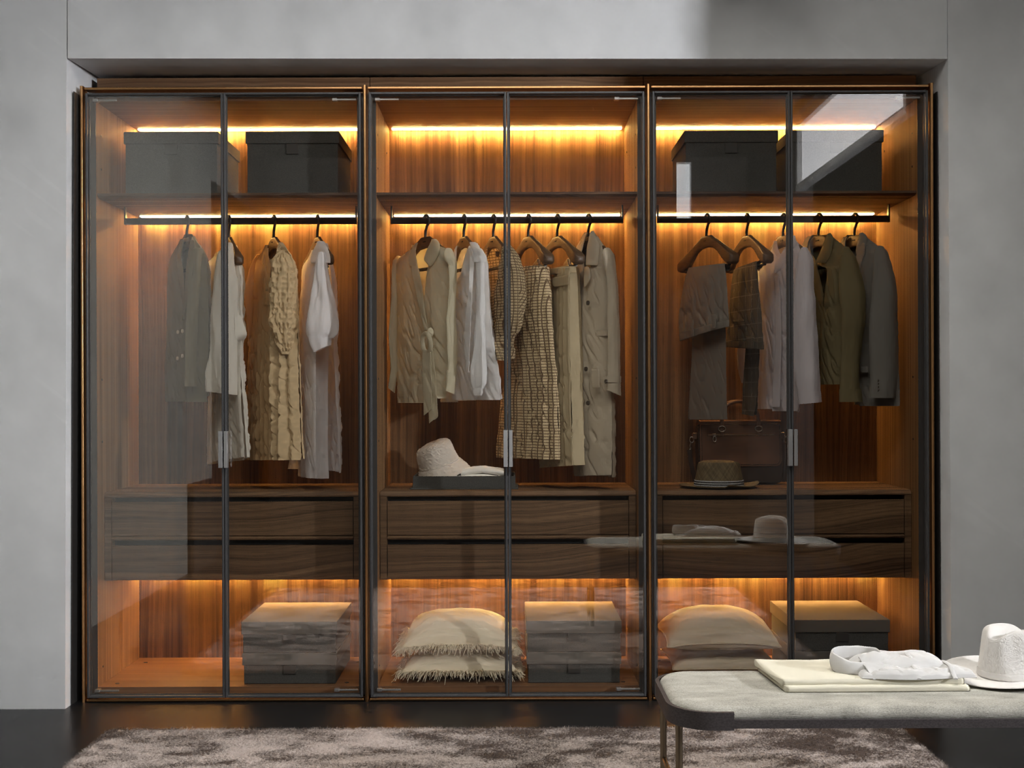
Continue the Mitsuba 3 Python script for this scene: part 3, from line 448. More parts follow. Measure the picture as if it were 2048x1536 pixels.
  'placket': dict(kind='sheet', thick=0.002, fold=0.003, rows=[(0.1432, 1.872, 0.035, 0.1765, 1.868, 0.0372), (0.1934, 1.794, 0.0511, 0.215, 1.792, 0.0419), (0.2086, 1.729, 0.062, 0.215, 1.729, 0.0466), (0.1853, 1.627, 0.062, 0.215, 1.625, 0.0538), (0.1558, 1.482, 0.062, 0.215, 1.479, 0.0611), (0.1827, 1.345, 0.062, 0.2093, 1.344, 0.066)]),
  'yoke': dict(kind='sheet', bulge=0.02, thick=0.002, rows=[(0.1213, 1.898, 0.0192, 0.1538, 1.895, 0.0096), (0.1449, 1.876, 0.022, 0.1955, 1.871, 0.011), (0.1632, 1.853, 0.025, 0.215, 1.848, 0.0011), (0.1775, 1.826, 0.0287, 0.215, 1.824, -0.0125), (0.195, 1.805, 0.0314, 0.215, 1.805, -0.0147)]),
  'sleeve_near': dict(kind='tube', w=0.04, fold=0.007, rows=[(0.195, 1.833, 0.0155, 0.0194, -0.0001, 0.0064), (0.195, 1.817, 0.0198, 0.0248, -0.0002, 0.0053), (0.195, 1.764, 0.019, 0.0237, -0.0002, 0.0044), (0.195, 1.63, 0.0147, 0.0183, -0.0001, 0.0037), (0.195, 1.544, 0.0164, 0.0205, -0.0001, 0.0063), (0.195, 1.46, 0.0198, 0.0248, -0.0002, 0.0089), (0.195, 1.366, 0.025, 0.0312, -0.0002, 0.0115), (0.195, 1.303, 0.0267, 0.0334, -0.0002, 0.0118), (0.195, 1.276, 0.0189, 0.0237, -0.0002, 0.0153)]),
  'cuff': dict(kind='tube', w=0.04, cap=0, rows=[(0.195, 1.28, 0.0164, 0.0204, -0.0001, 0.0164), (0.195, 1.263, 0.0172, 0.0215, -0.0001, 0.0176), (0.195, 1.248, 0.0138, 0.0172, -0.0001, 0.0177)]),
 }),
 dict(name='checked_blouse', x=-0.0588, phi=66, parts={
  'back': dict(kind='sheet', bulge=-0.04, fold=0.006, rows=[(-0.0286, 1.906, 0, 0.1543, 1.884, 0), (-0.0794, 1.89, 0, 0.1954, 1.858, 0), (-0.1023, 1.866, 0, 0.215, 1.831, -0.0072), (-0.1148, 1.761, 0, 0.215, 1.731, -0.0183), (-0.1045, 1.627, 0, 0.215, 1.605, -0.004), (-0.0547, 1.492, 0, 0.1819, 1.481, 0), (-0.0164, 1.407, 0, 0.1449, 1.403, 0)]),
  'front_far': dict(kind='sheet', bulge=0.015, fold=0.006, rows=[(-0.0488, 1.9, 0, -0.029, 1.897, 0.0165), (-0.0794, 1.89, 0, -0.0275, 1.883, 0.0178), (-0.1023, 1.866, 0, -0.024, 1.857, 0.0206), (-0.1096, 1.805, 0, -0.0163, 1.794, 0.027), (-0.1148, 1.761, 0, 0.0108, 1.748, 0.03), (-0.1079, 1.672, 0, 0.0504, 1.659, 0.03), (-0.1045, 1.627, 0, 0.0627, 1.615, 0.03), (-0.0547, 1.492, 0, 0.0994, 1.484, 0.03), (-0.0164, 1.407, 0, 0.1224, 1.403, 0.03), (-0.0164, 1.403, 0, 0.1236, 1.399, 0.03)]),
  'front_near': dict(kind='sheet', bulge=0.03, fold=0.01, rows=[(0.1606, 1.878, 0.0213, 0.1625, 1.879, 0), (0.1561, 1.862, 0.0238, 0.1954, 1.858, 0), (0.1492, 1.837, 0.0275, 0.215, 1.831, -0.0072), (0.1462, 1.827, 0.029, 0.215, 1.821, -0.0083), (0.139, 1.747, 0.04, 0.215, 1.742, -0.0171), (0.1352, 1.736, 0.04, 0.215, 1.731, -0.0183), (0.1007, 1.644, 0.04, 0.215, 1.637, -0.0076), (0.1067, 1.612, 0.04, 0.215, 1.605, -0.004), (0.1307, 1.483, 0.04, 0.1819, 1.481, 0), (0.1458, 1.402, 0.04, 0.1449, 1.403, 0), (0.1466, 1.398, 0.04, 0.1449, 1.398, 0)]),
  'sleeve_near': dict(kind='tube', w=0.04, fold=0.009, rows=[(0.195, 1.874, 0.0098, 0.0131, -0.0001, 0.0158), (0.195, 1.858, 0.0196, 0.0261, -0.0002, 0.0136), (0.195, 1.833, 0.0286, 0.0381, -0.0003, 0.0057), (0.2099, 1.758, 0.0375, 0.05, -0.0003, 0), (0.2195, 1.697, 0.0374, 0.0499, -0.0003, 0), (0.2264, 1.607, 0.0301, 0.0401, -0.0003, 0), (0.2258, 1.542, 0.0203, 0.0271, -0.0002, 0), (0.2256, 1.509, 0.0073, 0.0098, -0.0001, 0)]),
  'waist_tie': dict(kind='tube', w=0.05, fold=0.003, rows=[(0.1385, 1.474, 0.0053, 0.0089, -0.0001, 0.05), (0.1594, 1.44, 0.008, 0.0133, -0.0001, 0.05), (0.1983, 1.394, 0.0073, 0.0121, -0.0001, 0.05)]),
  'neck_label': dict(kind='sheet', thick=0.001, rows=[(-0.0193, 1.877, -0.0173, 0.0298, 1.872, -0.0173), (-0.0134, 1.855, -0.0194, 0.014, 1.852, -0.0194)]),
 }),
 dict(name='checked_skirt', x=0.0935, phi=66, parts={
  'front': dict(kind='sheet', bulge=0.055, fold=0.01, pleat=0.014, rows=[(-0.0276, 1.8, 0, 0.1632, 1.794, 0), (-0.0435, 1.78, 0, 0.1727, 1.772, 0), (-0.0754, 1.735, 0, 0.1915, 1.711, 0), (-0.119, 1.627, 0, 0.2146, 1.605, 0), (-0.1798, 1.497, 0, 0.215, 1.48, -0.0086), (-0.235, 1.363, 0.0006, 0.215, 1.354, -0.0198), (-0.235, 1.178, 0.0285, 0.215, 1.182, -0.0308), (-0.235, 0.9702, 0.0515, 0.215, 0.9789, -0.0347)]),
  'back': dict(kind='sheet', bulge=-0.05, fold=0.012, rows=[(-0.0276, 1.8, 0, 0.1632, 1.794, 0), (-0.0435, 1.78, 0, 0.1727, 1.772, 0), (-0.0754, 1.735, 0, 0.1915, 1.711, 0), (-0.119, 1.627, 0, 0.2146, 1.605, 0), (-0.1798, 1.497, 0, 0.215, 1.48, -0.0086), (-0.235, 1.363, 0.0006, 0.215, 1.354, -0.0198), (-0.235, 1.178, 0.0285, 0.215, 1.182, -0.0308), (-0.235, 0.9702, 0.0515, 0.215, 0.9789, -0.0347)]),
  'waistband': dict(kind='sheet', bulge=0.06, thick=0.002, fold=0.003, rows=[(-0.0328, 1.803, 0, 0.1632, 1.796, 0), (-0.0487, 1.774, 0, 0.1727, 1.766, 0)]),
 }),
 dict(name='linen_trousers', x=0.2196, phi=65, parts={
  'front': dict(kind='sheet', bulge=0.03, fold=0.005, pleat=0.014, rows=[(-0.0541, 1.79, 0, 0.1997, 1.784, 0.0385), (-0.0689, 1.756, 0, 0.1977, 1.746, 0.0447), (-0.0898, 1.559, 0, 0.1923, 1.542, 0.045), (-0.1263, 1.274, 0, 0.2036, 1.272, 0.045), (-0.1789, 0.9218, 0, 0.215, 0.9553, 0.0405)]),
  'side': dict(kind='sheet', bulge=0.016, fold=0.006, rows=[(0.1997, 1.784, 0.0385, 0.1203, 1.795, -0.0256), (0.1977, 1.746, 0.0447, 0.1257, 1.756, -0.0298), (0.1923, 1.542, 0.045, 0.1372, 1.547, -0.03), (0.2036, 1.272, 0.045, 0.1574, 1.272, -0.03), (0.215, 0.9574, 0.0405, 0.1902, 0.954, -0.03)]),
  'back': dict(kind='sheet', bulge=-0.05, fold=0.01, rows=[(-0.0541, 1.79, 0, 0.1158, 1.795, -0.0256), (-0.0737, 1.756, 0, 0.1167, 1.757, -0.0298), (-0.0947, 1.559, 0, 0.1327, 1.547, -0.03), (-0.1362, 1.274, 0, 0.153, 1.272, -0.03), (-0.1889, 0.9302, 0, 0.1771, 0.9554, -0.03)]),
  'waistband': dict(kind='sheet', bulge=0.062, thick=0.003, rows=[(-0.0589, 1.79, 0, 0.1678, 1.791, 0), (-0.0688, 1.765, 0, 0.1721, 1.763, 0)]),
  'pocket_flap': dict(kind='sheet', thick=0.003, rows=[(0.076, 1.749, 0.062, 0.2143, 1.751, 0.0582), (0.0711, 1.728, 0.062, 0.215, 1.723, 0.0587), (0.0943, 1.709, 0.062, 0.2085, 1.707, 0.06)]),
  'ring': dict(kind='tube', w=0.05, rows=[(0.0434, 1.776, 0.0042, 0.0069, -0, 0.05), (0.0456, 1.761, 0.0062, 0.0104, -0.0001, 0.05), (0.0479, 1.745, 0.0028, 0.0046, -0, 0.05)]),
 }),
 dict(name='trench_coat', x=0.3545, phi=61, parts={
  'back': dict(kind='sheet', bulge=-0.05, fold=0.009, rows=[(-0.0204, 1.954, 0, 0.051, 1.945, 0), (-0.0529, 1.934, 0, 0.0859, 1.917, 0), (-0.0858, 1.907, 0, 0.1204, 1.883, 0), (-0.119, 1.875, 0, 0.1695, 1.844, 0), (-0.1362, 1.806, 0, 0.1765, 1.776, 0), (-0.1371, 1.672, 0, 0.1758, 1.649, 0), (-0.1047, 1.526, 0, 0.1523, 1.513, 0), (-0.1141, 1.36, 0, 0.1627, 1.354, 0), (-0.1153, 1.182, 0, 0.1729, 1.185, 0), (-0.1206, 1.005, 0, 0.1718, 1.016, 0), (-0.1172, 0.8917, 0, 0.1674, 0.9, 0)]),
  'front_far': dict(kind='sheet', bulge=0.02, fold=0.006, rows=[(-0.0575, 1.93, 0, -0.0138, 1.923, 0.0199), (-0.0858, 1.907, 0, -0.0148, 1.897, 0.024), (-0.1024, 1.891, 0, -0.0153, 1.88, 0.0268), (-0.119, 1.875, 0, -0.0064, 1.861, 0.0295), (-0.1362, 1.806, 0, 0.0295, 1.788, 0.0405), (-0.1367, 1.728, 0, 0.04, 1.711, 0.045), (-0.1371, 1.672, 0, 0.0418, 1.657, 0.045), (-0.1047, 1.526, 0, 0.0466, 1.517, 0.045), (-0.1141, 1.36, 0, 0.0497, 1.356, 0.045), (-0.1153, 1.182, 0, 0.053, 1.185, 0.045), (-0.1206, 1.005, 0, 0.0563, 1.013, 0.045), (-0.1172, 0.8917, 0, 0.0584, 0.9037, 0.045), (-0.1172, 0.8895, 0, 0.0585, 0.9016, 0.045)]),
  'front_near': dict(kind='sheet', bulge=0.03, fold=0.011, rows=[(0.0655, 1.931, 0.0198, 0.067, 1.932, 0), (0.0624, 1.919, 0.0222, 0.0859, 1.917, 0), (0.055, 1.889, 0.0277, 0.1204, 1.883, 0), (0.0508, 1.872, 0.0309, 0.145, 1.863, 0), (0.0514, 1.855, 0.0341, 0.1695, 1.844, 0), (0.0531, 1.807, 0.0429, 0.1743, 1.797, 0), (0.0538, 1.785, 0.0468, 0.1765, 1.776, 0), (0.0429, 1.711, 0.052, 0.1761, 1.702, 0), (0.0382, 1.657, 0.052, 0.1758, 1.649, 0), (0.0258, 1.518, 0.052, 0.1523, 1.513, 0), (0.0167, 1.357, 0.052, 0.1627, 1.354, 0), (0.0156, 1.184, 0.052, 0.1729, 1.185, 0), (0.0145, 1.012, 0.052, 0.1718, 1.016, 0), (0.0138, 0.9035, 0.052, 0.1678, 0.9106, 0)]),
  'collar_near': dict(kind='sheet', bulge=0.008, thick=0.004, rows=[(0.0676, 1.95, 0.0262, 0.0661, 1.951, 0.0175), (0.0581, 1.925, 0.0303, 0.0895, 1.922, 0.0202), (0.0562, 1.89, 0.0394, 0.1255, 1.883, 0.0263), (0.0649, 1.848, 0.0503, 0.1325, 1.842, 0.0336), (0.0794, 1.801, 0.0624, 0.1328, 1.797, 0.0416)]),
  'collar_far': dict(kind='sheet', thick=0.004, rows=[(-0.0093, 1.954, 0.0123, 0.0227, 1.95, 0.0175), (-0.0368, 1.926, 0.0155, 0.0057, 1.921, 0.0221), (-0.0548, 1.893, 0.0197, -0.001, 1.887, 0.0282), (-0.0433, 1.874, 0.0219, -0.0043, 1.869, 0.0313)]),
  'lapel': dict(kind='sheet', thick=0.004, rows=[(0.0702, 1.795, 0.0641, 0.0975, 1.793, 0.0615), (0.0759, 1.771, 0.0704, 0.1184, 1.767, 0.0676), (0.0829, 1.749, 0.075, 0.125, 1.745, 0.072), (0.0827, 1.711, 0.075, 0.0859, 1.71, 0.072)]),
  'sleeve_near': dict(kind='tube', w=0.01, fold=0.005, rows=[(0.195, 1.856, 0.0119, 0.0198, -0.0001, 0.0335), (0.195, 1.835, 0.0175, 0.0292, -0.0002, 0.0286), (0.195, 1.81, 0.0175, 0.0292, -0.0002, 0.0237), (0.195, 1.742, 0.0154, 0.0257, -0.0002, 0.0126), (0.195, 1.593, 0.0169, 0.0281, -0.0002, 0.0057), (0.195, 1.524, 0.0176, 0.0293, -0.0002, 0.0022), (0.195, 1.408, 0.0183, 0.0305, -0.0002, 0.0014), (0.195, 1.318, 0.0204, 0.034, -0.0002, 0.003), (0.195, 1.257, 0.0218, 0.0363, -0.0254, 0.0033)]),
  'cuff_strap': dict(kind='tube', w=0.01, cap=0, rows=[(0.195, 1.328, 0.0218, 0.0363, -0.0002, 0.003), (0.195, 1.301, 0.0225, 0.0375, -0.0002, 0.0044)]),
  'belt': dict(kind='tube', w=0.01, cap=0, rows=[(0.044, 1.523, 0.1192, 0.0397, -0.0005, 0.01), (0.0438, 1.499, 0.1192, 0.0397, -0.0005, 0.01)]),
  'button': dict(kind='spots', w=0.074, r=0.01, pts=[(0.0906, 1.359), (0.108, 1.639), (0.1053, 1.215)]),
  'cuff_button': dict(kind='spots', w=0.055, r=0.009, pts=[(0.215, 1.305)]),
  'pocket': dict(kind='sheet', thick=0.003, rows=[(0.1357, 1.361, 0.073, 0.1785, 1.36, 0.066), (0.1429, 1.28, 0.073, 0.1856, 1.28, 0.066)]),
 }),
 dict(name='grey_trousers', x=0.8699, phi=66, parts={
  'waist_half': dict(kind='sheet', bulge=0.014, fold=0.0035, rows=[(-0.1265, 1.812, 0.0139, 0.1495, 1.803, 0.0128), (-0.1562, 1.761, 0.016, 0.1646, 1.748, 0.0159), (-0.1856, 1.674, 0.016, 0.1751, 1.657, 0.016), (-0.207, 1.585, 0.016, 0.182, 1.593, 0.016), (-0.1909, 1.488, 0.016, 0.1853, 1.534, 0.016)]),
  'leg_half': dict(kind='sheet', bulge=-0.008, fold=0.002, rows=[(-0.1572, 1.818, -0.0138, 0.1047, 1.806, -0.0129), (-0.1453, 1.672, -0.016, 0.1104, 1.652, -0.016), (-0.1464, 1.493, -0.016, 0.1167, 1.481, -0.016), (-0.1599, 1.292, -0.016, 0.1193, 1.289, -0.016), (-0.169, 1.137, -0.016, 0.1257, 1.143, -0.016)]),
  'leg_half_001': dict(kind='sheet', bulge=-0.008, fold=0.002, rows=[(-0.1813, 1.821, -0.0241, 0.0868, 1.809, -0.0226), (-0.1556, 1.673, -0.028, 0.0892, 1.654, -0.028), (-0.1608, 1.494, -0.028, 0.0919, 1.483, -0.028), (-0.1825, 1.292, -0.028, 0.0907, 1.29, -0.028), (-0.2, 1.139, -0.028, 0.0936, 1.144, -0.028)]),
  'fold': dict(kind='sheet', bulge=0.0, over=0.032, rows=[(-0.1267, 1.814, 0.0138, 0.1495, 1.804, 0.0128), (-0.1261, 1.807, 0.0142, 0.1499, 1.798, 0.0131)]),
  'waistband': dict(kind='sheet', bulge=0.016, thick=0.003, fold=0.002, rows=[(-0.1959, 1.522, 0.018, 0.1883, 1.561, 0.018), (-0.1878, 1.488, 0.018, 0.1881, 1.534, 0.018)]),
  'belt_loop': dict(kind='sheet', thick=0.003, rows=[(0.1042, 1.589, 0.046, 0.1341, 1.587, 0.046), (0.1039, 1.532, 0.046, 0.1337, 1.53, 0.046)]),
  'belt_loop_001': dict(kind='sheet', thick=0.003, rows=[(-0.0582, 1.576, 0.046, -0.0384, 1.575, 0.046), (-0.0547, 1.505, 0.046, -0.0349, 1.504, 0.046)]),
 }),
 dict(name='checked_trousers', x=1.0439, phi=76, parts={
  'waist_half': dict(kind='sheet', bulge=0.016, fold=0.0045, rows=[(-0.1068, 1.797, 0.0147, 0.1203, 1.815, 0.0122), (-0.1252, 1.736, 0.016, 0.1322, 1.742, 0.016), (-0.1524, 1.613, 0.016, 0.1685, 1.591, 0.016), (-0.1795, 1.521, 0.016, 0.1817, 1.502, 0.016), (-0.1747, 1.462, 0.016, 0.1904, 1.437, 0.016)]),
  'leg_half': dict(kind='sheet', bulge=-0.008, fold=0.003, rows=[(-0.128, 1.802, -0.0145, 0.0607, 1.821, -0.0123), (-0.0812, 1.666, -0.016, 0.0709, 1.654, -0.016), (-0.0578, 1.444, -0.016, 0.074, 1.439, -0.016), (-0.0792, 1.293, -0.016, 0.0681, 1.291, -0.016), (-0.0903, 1.162, -0.016, 0.0285, 1.151, -0.016)]),
  'leg_half_001': dict(kind='sheet', bulge=-0.006, fold=0.003, rows=[(-0.1461, 1.804, -0.0254, 0.0464, 1.822, -0.0216), (-0.0964, 1.668, -0.028, 0.056, 1.656, -0.028), (-0.073, 1.445, -0.028, 0.0591, 1.44, -0.028), (-0.0893, 1.293, -0.028, 0.0436, 1.292, -0.028), (-0.0852, 1.167, -0.028, 0.033, 1.157, -0.028)]),
  'fold': dict(kind='sheet', bulge=0.0, over=0.032, rows=[(-0.1072, 1.799, 0.0145, 0.1201, 1.817, 0.0121), (-0.1064, 1.792, 0.0149, 0.1209, 1.811, 0.0125)]),
  'waistband': dict(kind='sheet', bulge=0.018, thick=0.003, fold=0.002, rows=[(-0.1754, 1.489, 0.018, 0.1901, 1.47, 0.018), (-0.1704, 1.462, 0.018, 0.1944, 1.437, 0.018)]),
  'pocket_welt': dict(kind='sheet', thick=0.003, rows=[(-0.0405, 1.575, 0.044, 0.0683, 1.57, 0.046), (-0.0457, 1.566, 0.044, 0.0683, 1.561, 0.046)]),
  'belt_loop': dict(kind='sheet', thick=0.003, rows=[(0.0962, 1.498, 0.048, 0.1588, 1.495, 0.046), (0.0909, 1.443, 0.048, 0.1631, 1.44, 0.046)]),
 }),
 dict(name='lilac_shirt', x=1.2026, phi=69, parts={
  'back': dict(kind='sheet', bulge=-0.04, fold=0.006, rows=[(-0.0497, 1.94, 0, 0.0699, 1.924, 0), (-0.0651, 1.919, 0, 0.0989, 1.899, 0), (-0.0924, 1.887, 0, 0.1559, 1.858, 0), (-0.1317, 1.865, 0, 0.1909, 1.829, 0), (-0.2037, 1.828, 0, 0.2081, 1.785, 0), (-0.2043, 1.743, 0, 0.2042, 1.706, 0), (-0.1931, 1.584, 0, 0.1894, 1.56, 0), (-0.1983, 1.404, 0, 0.1532, 1.394, 0), (-0.2114, 1.246, 0, 0.1167, 1.246, 0), (-0.2198, 1.21, 0, 0.0982, 1.171, 0)]),
  'front_far': dict(kind='sheet', bulge=0.015, fold=0.006, rows=[(-0.0719, 1.911, 0, -0.0353, 1.906, 0.0201), (-0.0924, 1.887, 0, -0.0148, 1.877, 0.0238), (-0.112, 1.876, 0, -0.0046, 1.863, 0.0256), (-0.1317, 1.865, 0, 0.0078, 1.849, 0.0275), (-0.1603, 1.851, 0, 0.0241, 1.829, 0.0299), (-0.2037, 1.828, 0, 0.0153, 1.804, 0.0336), (-0.204, 1.783, 0, 0.0005, 1.762, 0.0397), (-0.2043, 1.743, 0, 0.0028, 1.723, 0.04), (-0.1931, 1.584, 0, 0.01, 1.571, 0.04), (-0.1959, 1.487, 0, 0.0144, 1.477, 0.04), (-0.1983, 1.404, 0, 0.0097, 1.397, 0.04), (-0.2114, 1.246, 0, 0.001, 1.246, 0.04), (-0.2198, 1.21, 0, -0.001, 1.211, 0.04), (-0.2199, 1.183, 0, -0.0025, 1.185, 0.04)]),
  'front_near': dict(kind='sheet', bulge=0.02, fold=0.007, rows=[(0.0908, 1.912, 0.0196, 0.0816, 1.914, 0), (0.0858, 1.9, 0.0217, 0.0989, 1.899, 0), (0.0726, 1.867, 0.0274, 0.1559, 1.858, 0), (0.0533, 1.843, 0.0316, 0.1909, 1.829, 0), (0.0207, 1.803, 0.0386, 0.2081, 1.785, 0), (0.0159, 1.797, 0.0397, 0.2078, 1.779, 0), (-0.002, 1.762, 0.0456, 0.206, 1.744, 0), (-0.0006, 1.723, 0.046, 0.2042, 1.706, 0), (0.0025, 1.571, 0.046, 0.1894, 1.56, 0), (0.0044, 1.478, 0.046, 0.17, 1.471, 0), (-0.0021, 1.398, 0.046, 0.1532, 1.394, 0), (-0.0146, 1.246, 0.046, 0.1167, 1.246, 0), (-0.0174, 1.211, 0.046, 0.1082, 1.212, 0), (-0.0202, 1.176, 0.046, 0.0998, 1.177, 0)]),
  'placket': dict(kind='sheet', thick=0.002, rows=[(0.0114, 1.76, 0.0546, 0.0458, 1.757, 0.0576), (0.0224, 1.613, 0.055, 0.0641, 1.61, 0.058), (0.0215, 1.477, 0.055, 0.067, 1.475, 0.058), (0.0016, 1.311, 0.055, 0.0586, 1.31, 0.058), (-0.0067, 1.194, 0.055, 0.0542, 1.194, 0.058)]),
  'collar_far': dict(kind='sheet', thick=0.003, rows=[(-0.0391, 1.92, 0.0201, -0.0159, 1.917, 0.0229), (-0.0437, 1.889, 0.0248, -0.0006, 1.884, 0.0282), (-0.014, 1.855, 0.0295, 0.0297, 1.85, 0.0336), (0.0154, 1.821, 0.0342, 0.0447, 1.818, 0.0389)]),
  'collar_near': dict(kind='sheet', bulge=0.006, thick=0.003, rows=[(0.0955, 1.924, 0.0228, 0.1064, 1.923, 0.0152), (0.0768, 1.892, 0.0302, 0.1204, 1.887, 0.0201), (0.0474, 1.859, 0.038, 0.106, 1.852, 0.0253), (0.0196, 1.818, 0.0472, 0.0854, 1.812, 0.0314), (0.0147, 1.773, 0.0568, 0.0206, 1.773, 0.0379)]),
  'sleeve_near': dict(kind='tube', w=0.02, fold=0.006, rows=[(0.195, 1.856, 0.0103, 0.0171, -0.0001, 0.0314), (0.195, 1.836, 0.0178, 0.0297, -0.0002, 0.0302), (0.195, 1.811, 0.0226, 0.0377, -0.0002, 0.0266), (0.195, 1.758, 0.0267, 0.0446, -0.0003, 0.0293), (0.195, 1.685, 0.0295, 0.0491, -0.0003, 0.0321), (0.195, 1.635, 0.0322, 0.0537, -0.0003, 0.0298), (0.195, 1.559, 0.0329, 0.0549, -0.0004, 0.0314), (0.195, 1.434, 0.0357, 0.0595, -0.0004, 0.0244), (0.195, 1.323, 0.0371, 0.0618, -0.0004, 0.0174), (0.195, 1.254, 0.033, 0.055, -0.0004, 0.0103)]),
  'cuff': dict(kind='tube', w=0.02, cap=0, rows=[(0.195, 1.262, 0.0344, 0.0573, -0.0004, 0.0102), (0.195, 1.235, 0.0337, 0.0561, -0.0004, 0.0066), (0.195, 1.212, 0.033, 0.055, 0.008, 0.003)]),
  'sleeve_far': dict(kind='tube', w=-0.005, fold=0.004, rows=[(-0.2031, 1.847, 0.0111, 0.0184, -0.0001, -0.03), (-0.205, 1.8, 0.0133, 0.0221, -0.0001, -0.0165), (-0.205, 1.675, 0.0147, 0.0245, -0.0002, 0.013), (-0.205, 1.539, 0.0154, 0.0257, -0.0002, 0.0463), (-0.2493, 1.428, 0.017, 0.0283, -0.0002, 0.05), (-0.2439, 1.301, 0.0059, 0.0098, -0.0001, 0.05)]),
 }),
 dict(name='olive_overshirt', x=1.3571, phi=64, parts={
  'back': dict(kind='sheet', bulge=-0.04, fold=0.005, rows=[(-0.0456, 1.947, 0, 0.0693, 1.933, 0), (-0.0686, 1.928, 0, 0.1095, 1.906, 0), (-0.0984, 1.909, 0, 0.1461, 1.881, 0), (-0.1185, 1.872, 0, 0.2001, 1.836, 0), (-0.1189, 1.801, 0, 0.215, 1.768, -0.0051), (-0.1067, 1.578, 0, 0.215, 1.559, -0.0042), (-0.0911, 1.4, 0, 0.2098, 1.391, 0), (-0.085, 1.294, 0, 0.2033, 1.287, 0)]),
  'front_far': dict(kind='sheet', bulge=0.015, fold=0.004, rows=[(-0.0639, 1.932, 0, -0.0452, 1.928, 0.0171), (-0.0686, 1.928, 0, -0.0436, 1.924, 0.0177), (-0.0984, 1.909, 0, -0.0354, 1.901, 0.0207), (-0.1152, 1.878, 0, -0.023, 1.866, 0.0253), (-0.1185, 1.872, 0, -0.0166, 1.859, 0.0262), (-0.1188, 1.829, 0, 0.0231, 1.813, 0.032), (-0.1189, 1.801, 0, 0.0344, 1.784, 0.036), (-0.1116, 1.667, 0, 0.0695, 1.652, 0.04), (-0.1067, 1.578, 0, 0.0691, 1.566, 0.04), (-0.0911, 1.4, 0, 0.0682, 1.395, 0.04), (-0.085, 1.294, 0, 0.0677, 1.292, 0.04)]),
  'front_near': dict(kind='sheet', bulge=0.022, fold=0.006, rows=[(0.0774, 1.922, 0.0182, 0.0854, 1.922, 0), (0.0717, 1.91, 0.0203, 0.1095, 1.906, 0), (0.0624, 1.889, 0.0238, 0.1461, 1.881, 0), (0.053, 1.869, 0.0274, 0.1762, 1.856, 0), (0.0459, 1.852, 0.0302, 0.2001, 1.836, 0), (0.0288, 1.813, 0.0369, 0.2123, 1.795, 0), (0.0968, 1.778, 0.0414, 0.215, 1.768, -0.0051), (0.0826, 1.651, 0.046, 0.215, 1.643, -0.0045), (0.0698, 1.566, 0.046, 0.215, 1.559, -0.0042), (0.0599, 1.5, 0.046, 0.215, 1.494, -0.0007), (0.0593, 1.395, 0.046, 0.2098, 1.391, 0), (0.0588, 1.292, 0.046, 0.2036, 1.291, 0), (0.0588, 1.29, 0.046, 0.2035, 1.289, 0)]),
  'collar_near': dict(kind='sheet', bulge=0.006, thick=0.004, rows=[(0.0892, 1.933, 0.0231, 0.093, 1.933, 0.0182), (0.0747, 1.907, 0.0297, 0.1173, 1.902, 0.0234), (0.0609, 1.865, 0.0398, 0.1167, 1.859, 0.0313), (0.0404, 1.813, 0.0524, 0.0906, 1.808, 0.0413)]),
  'collar_far': dict(kind='sheet', thick=0.004, rows=[(-0.0484, 1.94, 0.0116, -0.0252, 1.937, 0.0175), (-0.0813, 1.918, 0.0144, -0.0401, 1.912, 0.0216), (-0.0851, 1.894, 0.0169, -0.0422, 1.888, 0.0254)]),
  'sleeve_near': dict(kind='tube', w=0.02, fold=0.005, rows=[(0.195, 1.857, 0.0122, 0.0203, -0.0001, 0.0238), (0.195, 1.836, 0.0193, 0.0322, -0.0002, 0.0158), (0.195, 1.807, 0.0265, 0.0442, -0.0003, 0.0105), (0.195, 1.77, 0.0323, 0.0538, -0.0003, 0.0052), (0.1965, 1.721, 0.0373, 0.0622, -0.0004, 0), (0.2067, 1.664, 0.0394, 0.0657, -0.0004, 0), (0.2121, 1.559, 0.0351, 0.0584, -0.0004, 0), (0.2012, 1.467, 0.0315, 0.0526, -0.0003, 0), (0.195, 1.337, 0.0287, 0.0478, -0.0003, 0.0085), (0.195, 1.266, 0.0308, 0.0514, -0.0003, 0.0075)]),
  'cuff': dict(kind='tube', w=0.02, cap=0, rows=[(0.195, 1.27, 0.0337, 0.0562, -0.0003, 0.0047), (0.195, 1.241, 0.0352, 0.0586, -0.0004, 0.0021), (0.195, 1.216, 0.0359, 0.0598, -0.0004, 0.0009)]),
  'sleeve_far': dict(kind='tube', w=-0.02, fold=0.004, rows=[(-0.1339, 1.884, 0.0091, 0.0152, -0.0001, -0.03), (-0.1394, 1.804, 0.0099, 0.0164, -0.0001, -0.03), (-0.1288, 1.58, 0.0091, 0.0152, -0.0001, -0.03), (-0.1167, 1.357, 0.0091, 0.0151, -0.0001, -0.03)]),
 }),
 dict(name='grey_blazer', x=1.5136, phi=65, parts={
  'back': dict(kind='sheet', bulge=-0.045, fold=0.004, rows=[(-0.051, 1.947, 0, 0.0494, 1.934, 0), (-0.0703, 1.928, 0, 0.0921, 1.908, 0), (-0.0899, 1.901, 0, 0.1431, 1.874, 0), (-0.103, 1.874, 0, 0.1931, 1.841, 0), (-0.1066, 1.799, 0, 0.215, 1.767, -0.0065), (-0.0976, 1.665, 0, 0.215, 1.643, -0.0278), (-0.06, 1.443, 0, 0.215, 1.433, -0.035), (-0.0288, 1.31, 0, 0.215, 1.307, -0.0399), (-0.0072, 1.206, 0, 0.215, 1.219, -0.045)]),
